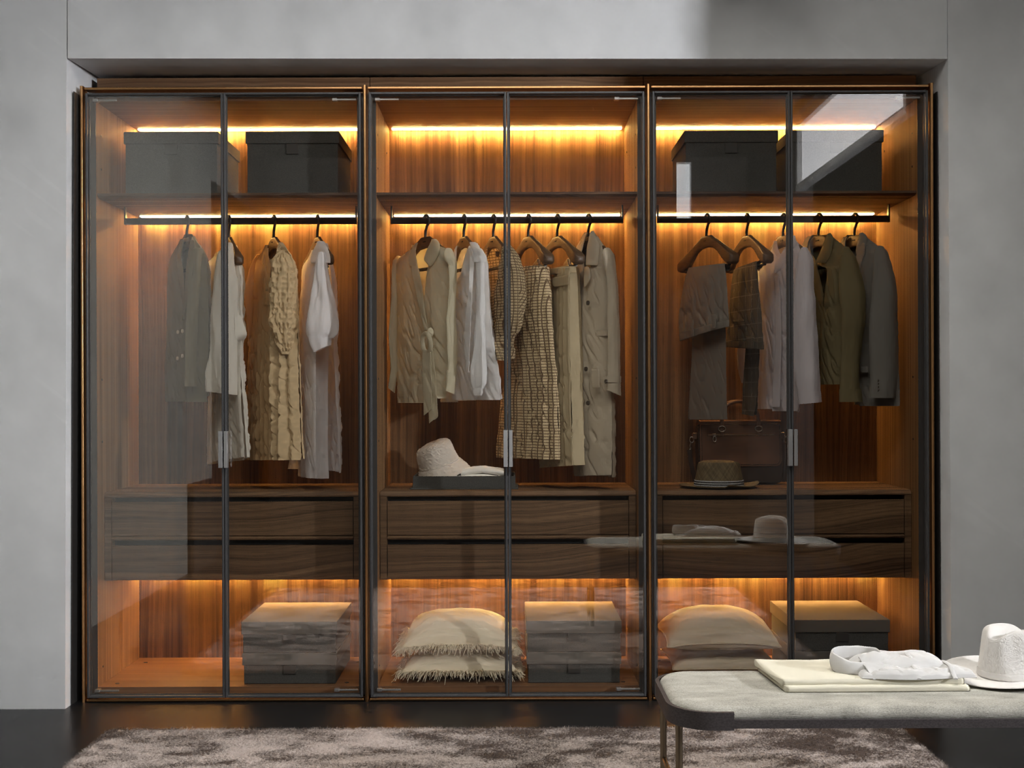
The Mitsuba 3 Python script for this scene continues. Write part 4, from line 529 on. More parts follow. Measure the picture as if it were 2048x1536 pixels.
  'front_far': dict(kind='sheet', bulge=0.015, fold=0.004, rows=[(-0.0626, 1.935, 0, -0.0427, 1.932, 0.0185), (-0.0703, 1.928, 0, -0.0412, 1.923, 0.0199), (-0.0899, 1.901, 0, -0.0362, 1.894, 0.0244), (-0.0969, 1.887, 0, -0.0335, 1.878, 0.0268), (-0.103, 1.874, 0, -0.0243, 1.864, 0.0288), (-0.1066, 1.799, 0, 0.0279, 1.784, 0.0405), (-0.1036, 1.754, 0, 0.0555, 1.738, 0.045), (-0.0976, 1.665, 0, 0.0736, 1.651, 0.045), (-0.0825, 1.576, 0, 0.0915, 1.564, 0.045), (-0.06, 1.443, 0, 0.0887, 1.437, 0.045), (-0.0288, 1.31, 0, 0.0859, 1.309, 0.045), (-0.0072, 1.206, 0, 0.0837, 1.206, 0.045), (-0.0072, 1.203, 0, 0.0836, 1.204, 0.045)]),
  'front_near': dict(kind='sheet', bulge=0.02, fold=0.004, rows=[(0.0591, 1.923, 0.0198, 0.0666, 1.924, 0), (0.0588, 1.911, 0.0221, 0.0921, 1.908, 0), (0.058, 1.883, 0.0271, 0.1431, 1.874, 0), (0.0576, 1.867, 0.0297, 0.1702, 1.856, 0), (0.059, 1.854, 0.032, 0.1931, 1.841, 0), (0.066, 1.791, 0.0431, 0.215, 1.778, -0.0025), (0.0686, 1.78, 0.045, 0.215, 1.767, -0.0065), (0.0792, 1.65, 0.05, 0.215, 1.643, -0.0278), (0.0787, 1.544, 0.05, 0.215, 1.538, -0.0314), (0.0781, 1.437, 0.05, 0.215, 1.433, -0.035), (0.0775, 1.309, 0.05, 0.215, 1.307, -0.0399), (0.077, 1.206, 0.05, 0.215, 1.206, -0.045), (0.0769, 1.198, 0.05, 0.215, 1.198, -0.0449)]),
  'lapel_near': dict(kind='sheet', thick=0.003, rows=[(0.0594, 1.897, 0.0312, 0.094, 1.893, 0.0293), (0.0589, 1.849, 0.042, 0.105, 1.844, 0.0394), (0.0601, 1.832, 0.0459, 0.0998, 1.828, 0.043), (0.0765, 1.789, 0.0552, 0.094, 1.788, 0.0517), (0.0979, 1.649, 0.064, 0.0995, 1.649, 0.06)]),
  'collar': dict(kind='sheet', bulge=0.006, thick=0.004, rows=[(0.0574, 1.939, 0.021, 0.065, 1.938, 0.014), (0.0532, 1.915, 0.0256, 0.0958, 1.911, 0.0171), (0.0498, 1.877, 0.0338, 0.0956, 1.872, 0.0226), (0.0529, 1.85, 0.0394, 0.0843, 1.847, 0.0262)]),
  'collar_far': dict(kind='sheet', thick=0.004, rows=[(-0.0502, 1.938, 0.0119, -0.0244, 1.934, 0.0178), (-0.067, 1.918, 0.0142, -0.0332, 1.913, 0.0213), (-0.0644, 1.895, 0.0165, -0.0295, 1.891, 0.0247)]),
  'sleeve_near': dict(kind='tube', w=0.02, fold=0.004, rows=[(0.195, 1.859, 0.0128, 0.0213, -0.0001, 0.0397), (0.195, 1.839, 0.0214, 0.0356, -0.0002, 0.0344), (0.195, 1.81, 0.0249, 0.0416, -0.0003, 0.0305), (0.195, 1.776, 0.0292, 0.0487, -0.0003, 0.0252), (0.195, 1.731, 0.035, 0.0583, -0.0004, 0.0172), (0.195, 1.664, 0.04, 0.0666, -0.0004, 0.0162), (0.195, 1.559, 0.0421, 0.0701, -0.0004, 0.0235), (0.195, 1.408, 0.0435, 0.0725, -0.0004, 0.0214), (0.195, 1.322, 0.0428, 0.0713, -0.0004, 0.0232), (0.195, 1.232, 0.0406, 0.0677, -0.0004, 0.0304)]),
  'pocket_flap': dict(kind='sheet', thick=0.003, rows=[(0.1079, 1.366, 0.066, 0.1457, 1.365, 0.062), (0.1077, 1.34, 0.066, 0.1456, 1.339, 0.062)]),
  'button': dict(kind='spots', w=0.072, r=0.006, pts=[(0.215, 1.305), (0.215, 1.292), (0.215, 1.278), (0.215, 1.264)]),
 }),
]
# ------------------------------------------------------------------ cloth
def interp(rows, n, sheet_rows=False):
    """smooth curve through the rows, evenly by drop"""
    r = np.asarray(rows, float)
    t = np.r_[0, np.cumsum(np.maximum(np.linalg.norm(np.diff(r[:, :2], axis=0), axis=1) + np.linalg.norm(np.diff(r[:, 3:5] if sheet_rows else r[:, :2], axis=0), axis=1), 1e-4))]
    from scipy.interpolate import PchipInterpolator
    return PchipInterpolator(t, r, axis=0)(np.linspace(0, t[-1], n))

def folds(u, z, depth, seed, pitch=.055):
    """vertical folds that run and merge: a smooth height field"""
    k = np.stack([u / pitch, z * 1.1, np.full_like(u, seed * 3.7)], -1)
    a = meshkit.noise(k, seed) - .5
    k2 = np.stack([u / (pitch * .45), z * 1.9, np.full_like(u, seed * 1.3)], -1)
    b = meshkit.noise(k2, seed + 5) - .5
    k3 = np.stack([u * 16, z * 13, np.full_like(u, seed * 2.1)], -1)
    c = meshkit.fbm(k3, 3, seed + 9) - .5
    k4 = np.stack([u * 34 + z * 17, z * 12 - u * 9, np.full_like(u, seed * 4.1)], -1)
    d = np.abs(meshkit.noise(k4, seed + 13) - .5)                   # creased ridges
    return depth * (3.4 * a + 1.8 * b * depth / (depth + .003)) + (.014 * c - .010 * np.maximum(.12 - d, 0) / .12) * min(1, depth / .005)

def pucker(u, z, seed):
    """rows of little gathered pleats: 0 on the crests, -1 in the creases"""
    row = np.floor(z / .021)
    f = np.abs(2 * (z / .021 - row) - 1)
    a = meshkit.noise(np.stack([u * 120 + (np.sin(row * 91.7) * 43758.5 % 1) * 37, row * 3.7, np.full_like(u, seed)], -1), seed)
    return -np.clip((a - .25) / .5, 0, 1) * (1 - .7 * f * f)

TOPZ = 1.955
def ramp(z): return .3 + .7 * np.clip((TOPZ - z) / .17, 0, 1)

def local(g, u, w, z):
    c, s = math.cos(math.radians(g['phi'])), math.sin(math.radians(g['phi']))
    return np.stack([g['x'] + u * c - w * s, .30 - u * s - w * c, z], -1)

def sheet(g, p, seed):
    r0 = np.asarray(p['rows'])
    h = max(r0[:, 1].max() - r0[:, 1].min(), .01)
    wid = np.abs(r0[:, 3] - r0[:, 0]).max()
    nr, nc = int(np.clip(h / .010, 8, 100)), int(np.clip(wid / .006, 6, 70))
    if p.get('pleat'): nc = int(np.clip(wid / .003, 30, 140))
    if p.get('pucker'): nr, nc = int(h / .0045), int(wid / .0022)
    r = interp(p['rows'], nr, True)
    s = np.linspace(0, 1, nc)[None]
    u, z, w = (r[:, i:i + 1] * (1 - s) + r[:, i + 3:i + 4] * s for i in (0, 1, 2))
    prof = (4 * s * (1 - s)) ** .6
    w = w + p.get('bulge', 0) * prof * (ramp(z) if abs(p.get('bulge', 0)) > .012 else 1)
    d = p.get('fold', 0)
    if d:
        t = np.linspace(0, 1, nr)[:, None]
        w = w + folds(u, z, d, seed) * (.25 + .75 * np.clip(t * 1.4, 0, 1)) * np.clip(6 * s * (1 - s) + .35, 0, 1)
    if p.get('pucker'): w = w + p['pucker'] * pucker(u, z, seed)
    if p.get('pleat'):      # pressed vertical pleats that open towards the hem
        t = np.linspace(0, 1, nr)[:, None]
        q = s * (wid / .046) + .45 * meshkit.noise(np.stack([s * 5 + 0 * z, z * 2.2, np.full_like(u, seed)], -1), seed + 3)
        w = w + p['pleat'] * (.25 + .75 * np.clip(t * 1.6, 0, 1)) * (2 * np.abs(q - np.floor(q) - .5) - .5) * np.clip(8 * s * (1 - s) + .2, 0, 1)
    v = local(g, u, w, z).reshape(-1, 3)
    m = trimesh.Trimesh(v, gridfaces(nr, nc), process=False)
    uv = np.stack([u.ravel() - u.min(), z.ravel()], -1)
    if p.get('thick'):
        m = solid(m, p['thick']); uv = np.vstack([uv, uv])
    return m, uv

def tube(g, p, seed):
    r0 = np.asarray(p['rows'])
    h = max(r0[:, 1].max() - r0[:, 1].min(), .01)
    nr = int(np.clip(h / .009, 6, 90)); n = 40
    if p.get('pucker'): nr, n = int(h / .0045), 150
    r = interp(np.c_[r0], nr)
    if p.get('cap', 1):
        top = np.repeat(r[:1], 4, 0)
        for i, (k, dz) in enumerate(((.03, .55), (.45, .50), (.75, .36), (.92, .18))):
            top[i, 2:4] *= k; top[i, 1] += dz * r[0, 3] * .9
        r = np.vstack([top, r])
    th = np.arange(n) * 2 * np.pi / n
    c, s = np.cos(th)[None], np.sin(th)[None]
    d = p.get('fold', 0)
    t = np.linspace(0, 1, len(r))[:, None]
    rm = (r[:, 2:3] + r[:, 3:4]) / 2
    k = np.stack([np.broadcast_to(c * 1.9, (len(r), n)), np.broadcast_to(s * 1.9, (len(r), n)), r[:, 1:2] * 6 + 0 * c], -1)
    k2 = np.stack([np.broadcast_to(c * 3.6, (len(r), n)), np.broadcast_to(s * 3.6, (len(r), n)), r[:, 1:2] * 14 + .3 * c], -1)
    f = 1 + (d / np.maximum(rm, .01)) * (1.6 * (meshkit.noise(k + seed, seed) - .5) + 1.2 * (meshkit.noise(k2 + seed, seed + 3) - .5)) * np.clip(.3 + t * 1.3, 0, 1)
    k3 = np.stack([np.broadcast_to(c * 4.5, (len(r), n)) + r[:, 1:2] * 9, np.broadcast_to(s * 4.5, (len(r), n)), r[:, 1:2] * 26 + 0 * c], -1)
    f = f * (1 + np.minimum(d / np.maximum(rm, .01), .25) * .55 * (meshkit.fbm(k3 + seed, 3, seed + 8) - .5))
    if p.get('pucker'): f = f * (1 + p['pucker'] / np.maximum(rm, .01) * pucker(np.broadcast_to(th[None] * .05, (len(r), n)), np.broadcast_to(r[:, 1:2], (len(r), n)), seed))
    # pinch in the armpit side a little: cloth sleeves are flat, not round
    sq = 1 - .12 * np.abs(np.sin(2 * th))[None] ** 2
    ph = math.radians(g['phi'])
    cu, cw = math.cos(ph), -math.sin(ph)
    q = (c * r[:, 2:3] * cu + s * r[:, 3:4] * cw) / np.maximum(np.hypot(r[:, 2:3] * cu, r[:, 3:4] * cw), 1e-4)
    u = r[:, 0:1] + c * r[:, 2:3] * f * sq
    w = r[:, 5:6] + s * r[:, 3:4] * f * sq
    z = r[:, 1:2] + .5 * r[:, 4:5] * q
    v = local(g, u, w, z).reshape(-1, 3)
    m = trimesh.Trimesh(v, gridfaces(len(r), n, True), process=False)
    uv = np.stack([(np.broadcast_to(th[None], u.shape) * rm).ravel(), z.ravel()], -1)
    return m, uv

def button(g, u, w, z, r, n=14):
    pr = [(0.0001, .0035), (r * .55, .0033), (r * .72, .0045), (r, .0032), (r, -.002), (.0001, -.002)]
    m = lathe(pr, n)
    v = m.vertices
    return trimesh.Trimesh(local(g, u + v[:, 0], w + v[:, 2], z + v[:, 1]), m.faces, process=False)

def thin_cloth(col, trans, rough=.8):
    return {'type': 'principledthin', 'base_color': col if isinstance(col, dict) else rgb(*col), 'roughness': rough, 'diff_trans': trans, 'spec_trans': 0., 'sheen': .2, 'eta': 1.3}
def cloth(col, **k): return P(col, .85, spec=.15, sheen=.25, **k)

def check_col(p, n, uv):
    a = dr.abs(uv.x / .0200 - dr.floor(uv.x / .0200) - .5)
    b = dr.abs(uv.y / .0122 - dr.floor(uv.y / .0122) - .5)
    weave = noise(uv.x * 700, uv.y * 90) * .5 + noise(uv.x * 90, uv.y * 700) * .5
    l = dr.maximum(smoothstep(.36, .42, a), smoothstep(.33, .40, b))
    base = mix((.56, .44, .28), (.085, .045, .022), l * (.75 + .25 * weave))
    return base * (.86 + .28 * weave)
def seersucker_col(p, n, uv):
    return mi.Color3f(.50, .375, .225) * (.92 + .16 * noise(uv.x * 260, uv.y * 90))
def dark_check_col(p, n, uv):
    a = dr.abs(uv.x / .055 - dr.floor(uv.x / .055) - .5)
    b = dr.abs(uv.y / .062 - dr.floor(uv.y / .062) - .5)
    l = dr.maximum(smoothstep(.455, .48, a), smoothstep(.455, .48, b))
    return mix((.055, .045, .034), (.13, .115, .095), l * (.5 + .5 * noise(uv.x * 300, uv.y * 300)))

scene['ivory_linen'] = thin_cloth((.66, .63, .57), .45)
scene['white_cotton'] = thin_cloth((.80, .79, .82), .55)
scene['white_satin'] = thin_cloth((.80, .80, .82), .5, .5)
scene['cream_voile'] = thin_cloth((.66, .61, .47), .8)
scene['lilac_cotton'] = thin_cloth((.56, .52, .56), .35)
scene['tan_seersucker'] = P(proc(seersucker_col), .85, spec=.1)
scene['tan_lining'] = thin_cloth((.52, .36, .20), .6)
scene['brown_check'] = cloth(proc(check_col))
scene['brown_check_sheer'] = thin_cloth(proc(check_col), .7)
scene['olive_wool'] = cloth((.135, .113, .067))
scene['olive_cotton'] = cloth((.115, .095, .052))
scene['beige_linen'] = cloth((.38, .31, .20))
scene['trench_gabardine'] = cloth((.43, .375, .30))
scene['grey_wool'] = cloth((.13, .123, .113))
scene['grey_twill'] = cloth((.175, .163, .145))
scene['dark_check'] = cloth(proc(dark_check_col))
scene['dark_button'] = P((.045, .035, .028), .35, spec=.5)
scene['pale_button'] = P((.55, .47, .36), .35, spec=.5)

LOOKS = {   # name: (material, label, category, {part: (material, label)})
 'olive_jacket': ('olive_wool', 'olive double breasted jacket at the far left of the left rail', 'jacket', {'button': ('pale_button', 'pale horn button')}),
 'ivory_tunic': ('ivory_linen', 'long ivory tunic with a wide bell sleeve, hanging behind the left door joint', 'dress', {}),
 'tan_dress': ('tan_seersucker', 'tan crinkled dress with a full tied sleeve, next to the long white dress', 'dress', {'sleeve_far': ('tan_lining', None), 'front_far': ('tan_lining', None), 'placket': ('tan_lining', None)}),
 'white_shirt_dress': ('white_cotton', 'long white shirt dress with a rolled balloon sleeve, rightmost in the left unit', 'dress', {}),
 'wrap_blouse': ('cream_voile', 'sheer cream wrap blouse with a tied waist, leftmost in the middle unit', 'blouse', {'tie_loop': ('cream_voile', 'knotted loop of the waist tie')}),
 'balloon_blouse': ('white_satin', 'white blouse with a balloon sleeve gathered at the cuff, between the cream and checked blouses', 'blouse', {}),
 'checked_blouse': ('brown_check_sheer', 'short brown checked blouse with a puffed sleeve and tied waist', 'blouse', {'neck_label': ('black_metal', 'black neck label')}),
 'checked_skirt': ('brown_check', 'long brown checked skirt hung from a clip hanger', 'skirt', {}),
 'linen_trousers': ('beige_linen', 'wide beige linen trousers clipped by the waistband beside the trench coat', 'trousers', {'ring': ('bronze', 'metal ring at the waist')}),
 'trench_coat': ('trench_gabardine', 'beige trench coat with wide collar, rightmost in the middle unit', 'coat', {'button': ('dark_button', 'dark button'), 'cuff_button': ('dark_button', 'dark button')}),
 'grey_trousers': ('grey_twill', 'plain grey trousers folded over the leftmost hanger of the right unit', 'trousers', {}),
 'checked_trousers': ('dark_check', 'dark checked trousers folded over their hanger beside the lilac shirt', 'trousers', {}),
 'lilac_shirt': ('lilac_cotton', 'pale lilac collared shirt hanging at the right door joint', 'shirt', {}),
 'olive_overshirt': ('olive_cotton', 'dark olive overshirt with turned cuff between the lilac shirt and the grey blazer', 'jacket', {}),
 'grey_blazer': ('grey_wool', 'grey wool blazer with four cuff buttons, rightmost in the right unit', 'jacket', {'button': ('dark_button', 'dark cuff button')}),
}

PARTNAME = {'sleeve_near': 'sleeve', 'sleeve_far': 'sleeve', 'front_near': 'front_panel', 'front_far': 'front_panel', 'front': 'front_panel', 'back': 'back_panel', 'side': 'side_panel',
            'lapel_near': 'lapel', 'lapel_far': 'lapel', 'collar_near': 'collar', 'collar_far': 'collar', 'cuff_near': 'cuff', 'cuff_far': 'cuff', 'facing_far': 'facing', 'leg_half_001': 'leg_half', 'belt_loop_001': 'belt_loop', 'tie_tail_001': 'tie_tail', 'cuff_tie_001': 'cuff_tie'}

def base_name(n):
    return {'olive_jacket': 'jacket', 'ivory_tunic': 'tunic', 'tan_dress': 'dress', 'white_shirt_dress': 'shirt_dress', 'wrap_blouse': 'blouse', 'balloon_blouse': 'blouse', 'checked_blouse': 'blouse', 'checked_skirt': 'skirt', 'linen_trousers': 'trousers', 'trench_coat': 'trench_coat', 'grey_trousers': 'trousers', 'checked_trousers': 'trousers', 'lilac_shirt': 'shirt', 'olive_overshirt': 'overshirt', 'grey_blazer': 'blazer'}[n]

for gi, g in enumerate(GARMENTS):
    mat, label, categ, special = LOOKS[g['name']]
    t = thing(base_name(g['name']), label, categ)
    for pi, (pn, p) in enumerate(g['parts'].items()):
        m_, lab = special.get(pn, (mat, None))
        seed = gi * 20 + pi
        name = PARTNAME.get(pn, pn)
        if p['kind'] == 'spots':
            for (u, z) in p['pts']:
                if pn == 'tie_loop':
                    a = np.linspace(0, 2 * np.pi, 30, endpoint=False)
                    pts = local(g, u + .028 * np.cos(a) + .006 * np.sin(a), p['w'] + .010 * np.sin(a * 1.0), z + .040 * np.sin(a))
                    n_ = local(g, np.zeros(1), np.ones(1), np.zeros(1))[0] - local(g, np.zeros(1), np.zeros(1), np.zeros(1))[0]
                    add('tie_loop', sweep(pts, 1.0, 10, flat=(.010, .003), up=(0.3, 1, 0.2), closed=True), m_, t, smooth=50)
                    knot = trimesh.creation.icosphere(3, .016); knot.vertices *= (1.0, .7, 1.2)
                    knot.vertices += (meshkit.fbm(knot.vertices * 90, 2, 4)[:, None] - .5) * .008
                    knot.apply_translation(local(g, np.array(u + .012), np.array(p['w'] - .012), np.array(z + .045)))
                    add('knot', knot, m_, t, smooth=True)
                else:
                    add('button', button(g, u, p['w'], z, p.get('r', .008)), m_, t, smooth=30, label=lab)
            continue
        if p.get('over'):
            r = p['rows'][0]
            a, b = local(g, np.array(r[0]), np.array(0.), np.array(r[1] - .016)), local(g, np.array(r[3]), np.array(0.), np.array(r[4] - .016))
            add('fold', sweep([a, a + (b - a) * .5, b], .0165, 24, caps=False), m_, t, smooth=True)
            continue
        m, uv = (sheet if p['kind'] == 'sheet' else tube)(g, p, seed)
        add(name, m, m_, t, smooth=True, uv=uv, label=lab)

# ------------------------------------------------------------------ hangers
def hanger_body():
    us = np.r_[-.212, -.209, np.linspace(-.203, .203, 61), .209, .212]
    a = np.abs(us)
    zt = np.interp(a, [0, .034, .05, .10, .15, .20, .212], [0, 0, -.010, -.036, -.064, -.094, -.108])
    zb = np.interp(a, [0, .05, .085, .105, .125, .150, .175, .200, .212], [-.050, -.056, -.074, -.094, -.114, -.130, -.140, -.142, -.130])
    tw = np.interp(a, [0, .06, .13, .18, .205, .212], [.0105, .0105, .013, .023, .024, .012])
    k = 20
    th = np.arange(k) * 2 * np.pi / k
    def sq(x): return np.sign(x) * np.abs(x) ** .55
    v = []
    for u, t_, b_, w_ in zip(us, zt, zb, tw):
        zc, hz = (t_ + b_) / 2, (t_ - b_) / 2
        v.append(np.stack([np.full(k, u), w_ * sq(np.cos(th)), zc + hz * sq(np.sin(th))], -1))
    v = np.array(v)
    n = len(us)
    f = gridfaces(n, k, True)
    v = np.vstack([v.reshape(-1, 3), v[0].mean(0), v[-1].mean(0)])
    e = [[n * k, (j + 1) % k, j] for j in range(k)] + [[n * k + 1, (n - 1) * k + j, (n - 1) * k + (j + 1) % k] for j in range(k)]
    return v, np.vstack([f, e])
HV, HF = hanger_body()
def hanger_wood(p, n, uv):
    g_ = noise(p.z * 260 + p.x * 40, p.x * 30, p.y * 30)
    return mix((.045, .026, .015), (.10, .060, .034), .3 + .5 * g_)
scene['hanger_wood'] = P(proc(hanger_wood), .45, spec=.4)
scene['stamp_ink'] = P((.012, .010, .009), .5)
HOLD = {'olive_jacket': 'olive jacket', 'ivory_tunic': 'ivory tunic', 'tan_dress': 'tan crinkled dress', 'white_shirt_dress': 'long white shirt dress', 'wrap_blouse': 'cream wrap blouse', 'balloon_blouse': 'white balloon sleeve blouse', 'checked_blouse': 'checked blouse',
        'checked_skirt': 'checked skirt', 'linen_trousers': 'beige linen trousers', 'trench_coat': 'trench coat', 'grey_trousers': 'folded grey trousers', 'checked_trousers': 'folded dark checked trousers', 'lilac_shirt': 'lilac shirt', 'olive_overshirt': 'olive overshirt', 'grey_blazer': 'grey blazer'}
ZH = 1.9385                      # top of the wood
for g in GARMENTS:
    nm = g['name']
    h = thing('coat_hanger', f'dark wooden hanger that carries the {HOLD[nm]}', 'hanger', 'wooden hangers on the rails')
    def loc(v): return local(g, v[..., 0], v[..., 1], v[..., 2])
    lift = 0.0
    hv = HV.copy(); hv[:, 2] += ZH
    if nm in ('white_shirt_dress', 'ivory_tunic', 'balloon_blouse', 'checked_blouse', 'olive_overshirt', 'lilac_shirt', 'tan_dress', 'olive_jacket', 'trench_coat', 'grey_blazer', 'wrap_blouse'):
        hv[:, 0] *= .88
        hv[:, 2] = ZH + (hv[:, 2] - ZH) * .97
        hv[:, 1] *= .8
    add('body', trimesh.Trimesh(loc(hv), HF, process=False), 'hanger_wood', h, smooth=40)
    # metal hook over the rail
    ang = np.radians(np.linspace(200, -62, 22))
    rr = .0205
    ring = np.stack([rr * np.cos(ang), 0 * ang, 2.0095 + .0225 * np.sin(ang)], -1)
    tail = np.array([[.0035, 0, 1.978], [-.003, 0, 1.965], [-.004, 0, 1.95], [-.004, 0, ZH - .012]])
    add('hook', sweep(loc(np.vstack([ring, tail])), .0058, 10), 'black_metal', h, smooth=True)
    bl_ = .168 if nm in ('grey_trousers', 'checked_trousers', 'checked_skirt', 'linen_trousers') else .135
    add('bar', sweep(loc(np.array([[-bl_, 0, ZH - .140], [0, 0, ZH - .140], [bl_, 0, ZH - .140]])), .0075, 12), 'black_metal', h, smooth=40)
    # printed mark on the neck of the hanger, too small to read
    g_ = []
    for k, (dx, dw) in enumerate(((-.010, .0032), (-.0052, .0022), (-.0022, .0030), (.0022, .0022), (.0058, .0030))):
        b = box(dx, dx + dw, .0086 if nm not in ('grey_trousers', 'checked_trousers', 'checked_skirt', 'linen_trousers') else .0106, .0112, ZH - .024, ZH - .019); b.vertices = loc(b.vertices); g_.append(b)
    add('mark', cat(g_), 'stamp_ink', h, label='small dark printed mark')
    if nm in ('checked_skirt', 'linen_trousers'):
        for u in (-.10, .125):
            c1 = cat([cbox(u - .011, u + .011, -.016, .016, ZH - .170, ZH - .138, .004)])
            c1.vertices = loc(c1.vertices)
            c = add('clip', c1, 'black_metal', h)
            c2 = sweep(loc(np.array([[u - .006, .006, ZH - .140], [u - .008, .012, ZH - .118], [u, .014, ZH - .112], [u + .008, .012, ZH - .118], [u + .006, .006, ZH - .140]])), .0018, 8)
            add('spring', c2, 'handle_metal', c, smooth=True)
# ------------------------------------------------------------------ storage boxes
def felt_col(p, n, uv):
    return mi.Color3f(.060, .060, .057) * (.8 + .4 * noise(p.x * 420 + p.y * 200, p.z * 420, p.y * 420))
scene['box_felt'] = P(proc(felt_col), .9, spec=.1)
scene['box_felt_lit'] = P((.105, .098, .088), .85, spec=.12)  # same felt, lightened so the lids glow under the strips
scene['box_leather'] = P((.040, .038, .036), .6)

def storage_box(cx, y0, z0, w, d, h, lid_h, label, group):
    t = thing('storage_box', label, 'box', group)
    z0 += .002
    x0, x1, y1, e = cx - w / 2, cx + w / 2, y0 + d, .006
    def open_box(a0, a1, b0, b1, c0, c1, th, up):
        o = trimesh.creation.box(extents=(a1 - a0, b1 - b0, c1 - c0)); o.apply_translation(((a0 + a1) / 2, (b0 + b1) / 2, (c0 + c1) / 2))
        ws = [cbox(a0, a1, b0, b0 + th, c0, c1, .0015), cbox(a0, a1, b1 - th, b1, c0, c1, .0015), cbox(a0, a0 + th, b0, b1, c0, c1, .0015), cbox(a1 - th, a1, b0, b1, c0, c1, .0015)]
        ws.append(cbox(a0, a1, b0, b1, c0, c0 + th, .0015) if up else cbox(a0, a1, b0, b1, c1 - th, c1, .0015))
        return cat(ws)
    add('body', open_box(x0 + e, x1 - e, y0 + e, y1 - e, z0, z0 + h - .006, .004, True), 'box_felt', t)
    add('lid', open_box(x0, x1, y0, y1, z0 + h - lid_h, z0 + h, .004, False), 'box_felt_lit' if h < .2 else 'box_felt', t)
    zt = z0 + h - lid_h
    add('tab', cat([cbox(cx - .026, cx + .026, y0 + .0005, y0 + .006, zt - .045 if h > .2 else zt - .038, zt - .001, .001)]), 'box_leather', t, label='dark leather pull tab')
    return t
gr = 'tall dark storage boxes on the top shelves'
storage_box(-1.4145, .14, ZS, .398, .40, .270, .050, 'tall dark grey lidded box, leftmost on the top shelf of the left unit', gr)
storage_box(-.903, .14, ZS, .394, .40, .270, .050, 'tall dark grey lidded box, right of two on the top shelf of the left unit', gr)
storage_box(.946, .14, ZS, .394, .40, .268, .050, 'tall dark grey lidded box, left of two on the top shelf of the right unit', gr)
storage_box(1.389, .14, ZS, .398, .40, .268, .050, 'tall dark grey lidded box, rightmost on the top shelf of the right unit', gr)
gr = 'flat storage boxes stacked in the bottom compartments'
for cx, where in ((-.912, 'left'), (.273, 'middle'), (1.389, 'right')):
    storage_box(cx, .085, ZF, .394, .45, .128, .050, f'flat grey lidded box at the bottom of the stack in the {where} unit', gr)
    storage_box(cx, .080, ZF + .1295, .398, .455, .130, .052, f'flat grey lidded box on top of the stack in the {where} unit', gr)

# ------------------------------------------------------------------ cushions
def pillow(cx, cy, z0, lx, ly, h, seed, droop=0., n=56, pinch=.07):
    s = np.linspace(-1, 1, n)
    a, b = np.meshgrid(s, s, indexing='ij')
    e = np.clip((1 - np.abs(a) ** 2.4) * (1 - np.abs(b) ** 2.4), 0, 1) ** .48
    px = a * lx / 2 * (1 - pinch * (1 - b ** 2) * np.abs(a) ** 6)
    py = b * ly / 2 * (1 - pinch * (1 - a ** 2) * np.abs(b) ** 6)
    k = np.stack([px * 9, py * 9, 0 * px + seed], -1)
    r = np.maximum(np.abs(a), np.abs(b))
    k3 = np.stack([a * 3.0 / (r + .3), b * 3.0 / (r + .3), r * 1.2 + seed], -1)
    wr = (meshkit.fbm(k, 3, seed) - .5) * .016 + (meshkit.noise(k3 * 3, seed + 4) - .5) * .022 * r ** 3
    top = h * .62 * e + wr * e
    bot = -h * .38 * e + wr * .5 * e
    sag = -droop * (np.abs(a) ** 3 + np.abs(b) ** 3) * .5
    V = np.concatenate([np.stack([px, py, top + sag], -1).reshape(-1, 3), np.stack([px, py, bot + sag], -1).reshape(-1, 3)])
    f = gridfaces(n, n)
    m = trimesh.Trimesh(V + (cx, cy, z0 + h * .38), np.vstack([f, f[:, ::-1] + n * n]), process=False)
    m.vertices = np.c_[m.vertices[:, :2], np.maximum(m.vertices[:, 2], ZF + .003)]
    edge = np.concatenate([np.arange(n) * n, np.arange(n) + (n - 1) * n, (np.arange(n) * n + n - 1)[::-1], np.arange(n)[::-1]])
    return m, m.vertices[edge]

def fringe(edge, centre, length, seed, per=5):
    rng = np.random.default_rng(seed)
    out_v, out_f, k = [], [], 0
    for i in range(len(edge) - 1):
        for q in range(per):
            p = edge[i] + (edge[i + 1] - edge[i]) * rng.random()
            o = p - centre; o[2] = 0; o /= np.linalg.norm(o) + 1e-9
            o = o + rng.normal(0, .28, 3)
            l = length * (.75 + .5 * rng.random())
            t = np.array([p - o * .008, p + o * l * .45 + (0, 0, -.10 * l), p + o * l * .75 + (0, 0, -.55 * l) + rng.normal(0, .15, 3) * l])
            m = sweep(t, np.array([.0018, .0015, .0009]), 4, caps=False)
            out_v.append(m.vertices); out_f.append(m.faces + k); k += len(m.vertices)
    return trimesh.Trimesh(np.c_[np.vstack(out_v)[:, :2], np.maximum(np.vstack(out_v)[:, 2], ZF + .003)], np.vstack(out_f), process=False)

def weave_relief(p, n, uv):
    return .5 * noise(p.x * 260, p.y * 90, p.z * 260) + .5 * noise(p.x * 90, p.y * 260, p.z * 90)
scene['cream_weave'] = {'type': 'bumpmap', 'arbitrary': proc(weave_relief, 1e-3), 'scale': .004, 'bsdf': P((.62, .55, .42), .9, spec=.1, sheen=.3)}
scene['velvet'] = P((.50, .43, .33), .8, spec=.1, sheen=.7)
for i, (cx, cy, z0, lx, ly, h, lab) in enumerate(((-.205, .30, ZF + .004, .48, .42, .125, 'cream fringed cushion at the bottom of the pile in the middle unit'), (-.215, .305, ZF + .122, .47, .42, .145, 'cream fringed cushion on top of the pile in the middle unit'))):
    t = thing('cushion', lab, 'cushion', 'fringed cushions')
    m, e = pillow(cx, cy, z0, lx, ly, h, 3 + i, droop=.035 if i else .0)
    add('cover', m, 'cream_weave', t, smooth=True)
    add('fringe', fringe(e, np.array([cx, cy, z0 + h * .3]), .036, 7 + i), 'cream_weave', t, kind='stuff', smooth=True)
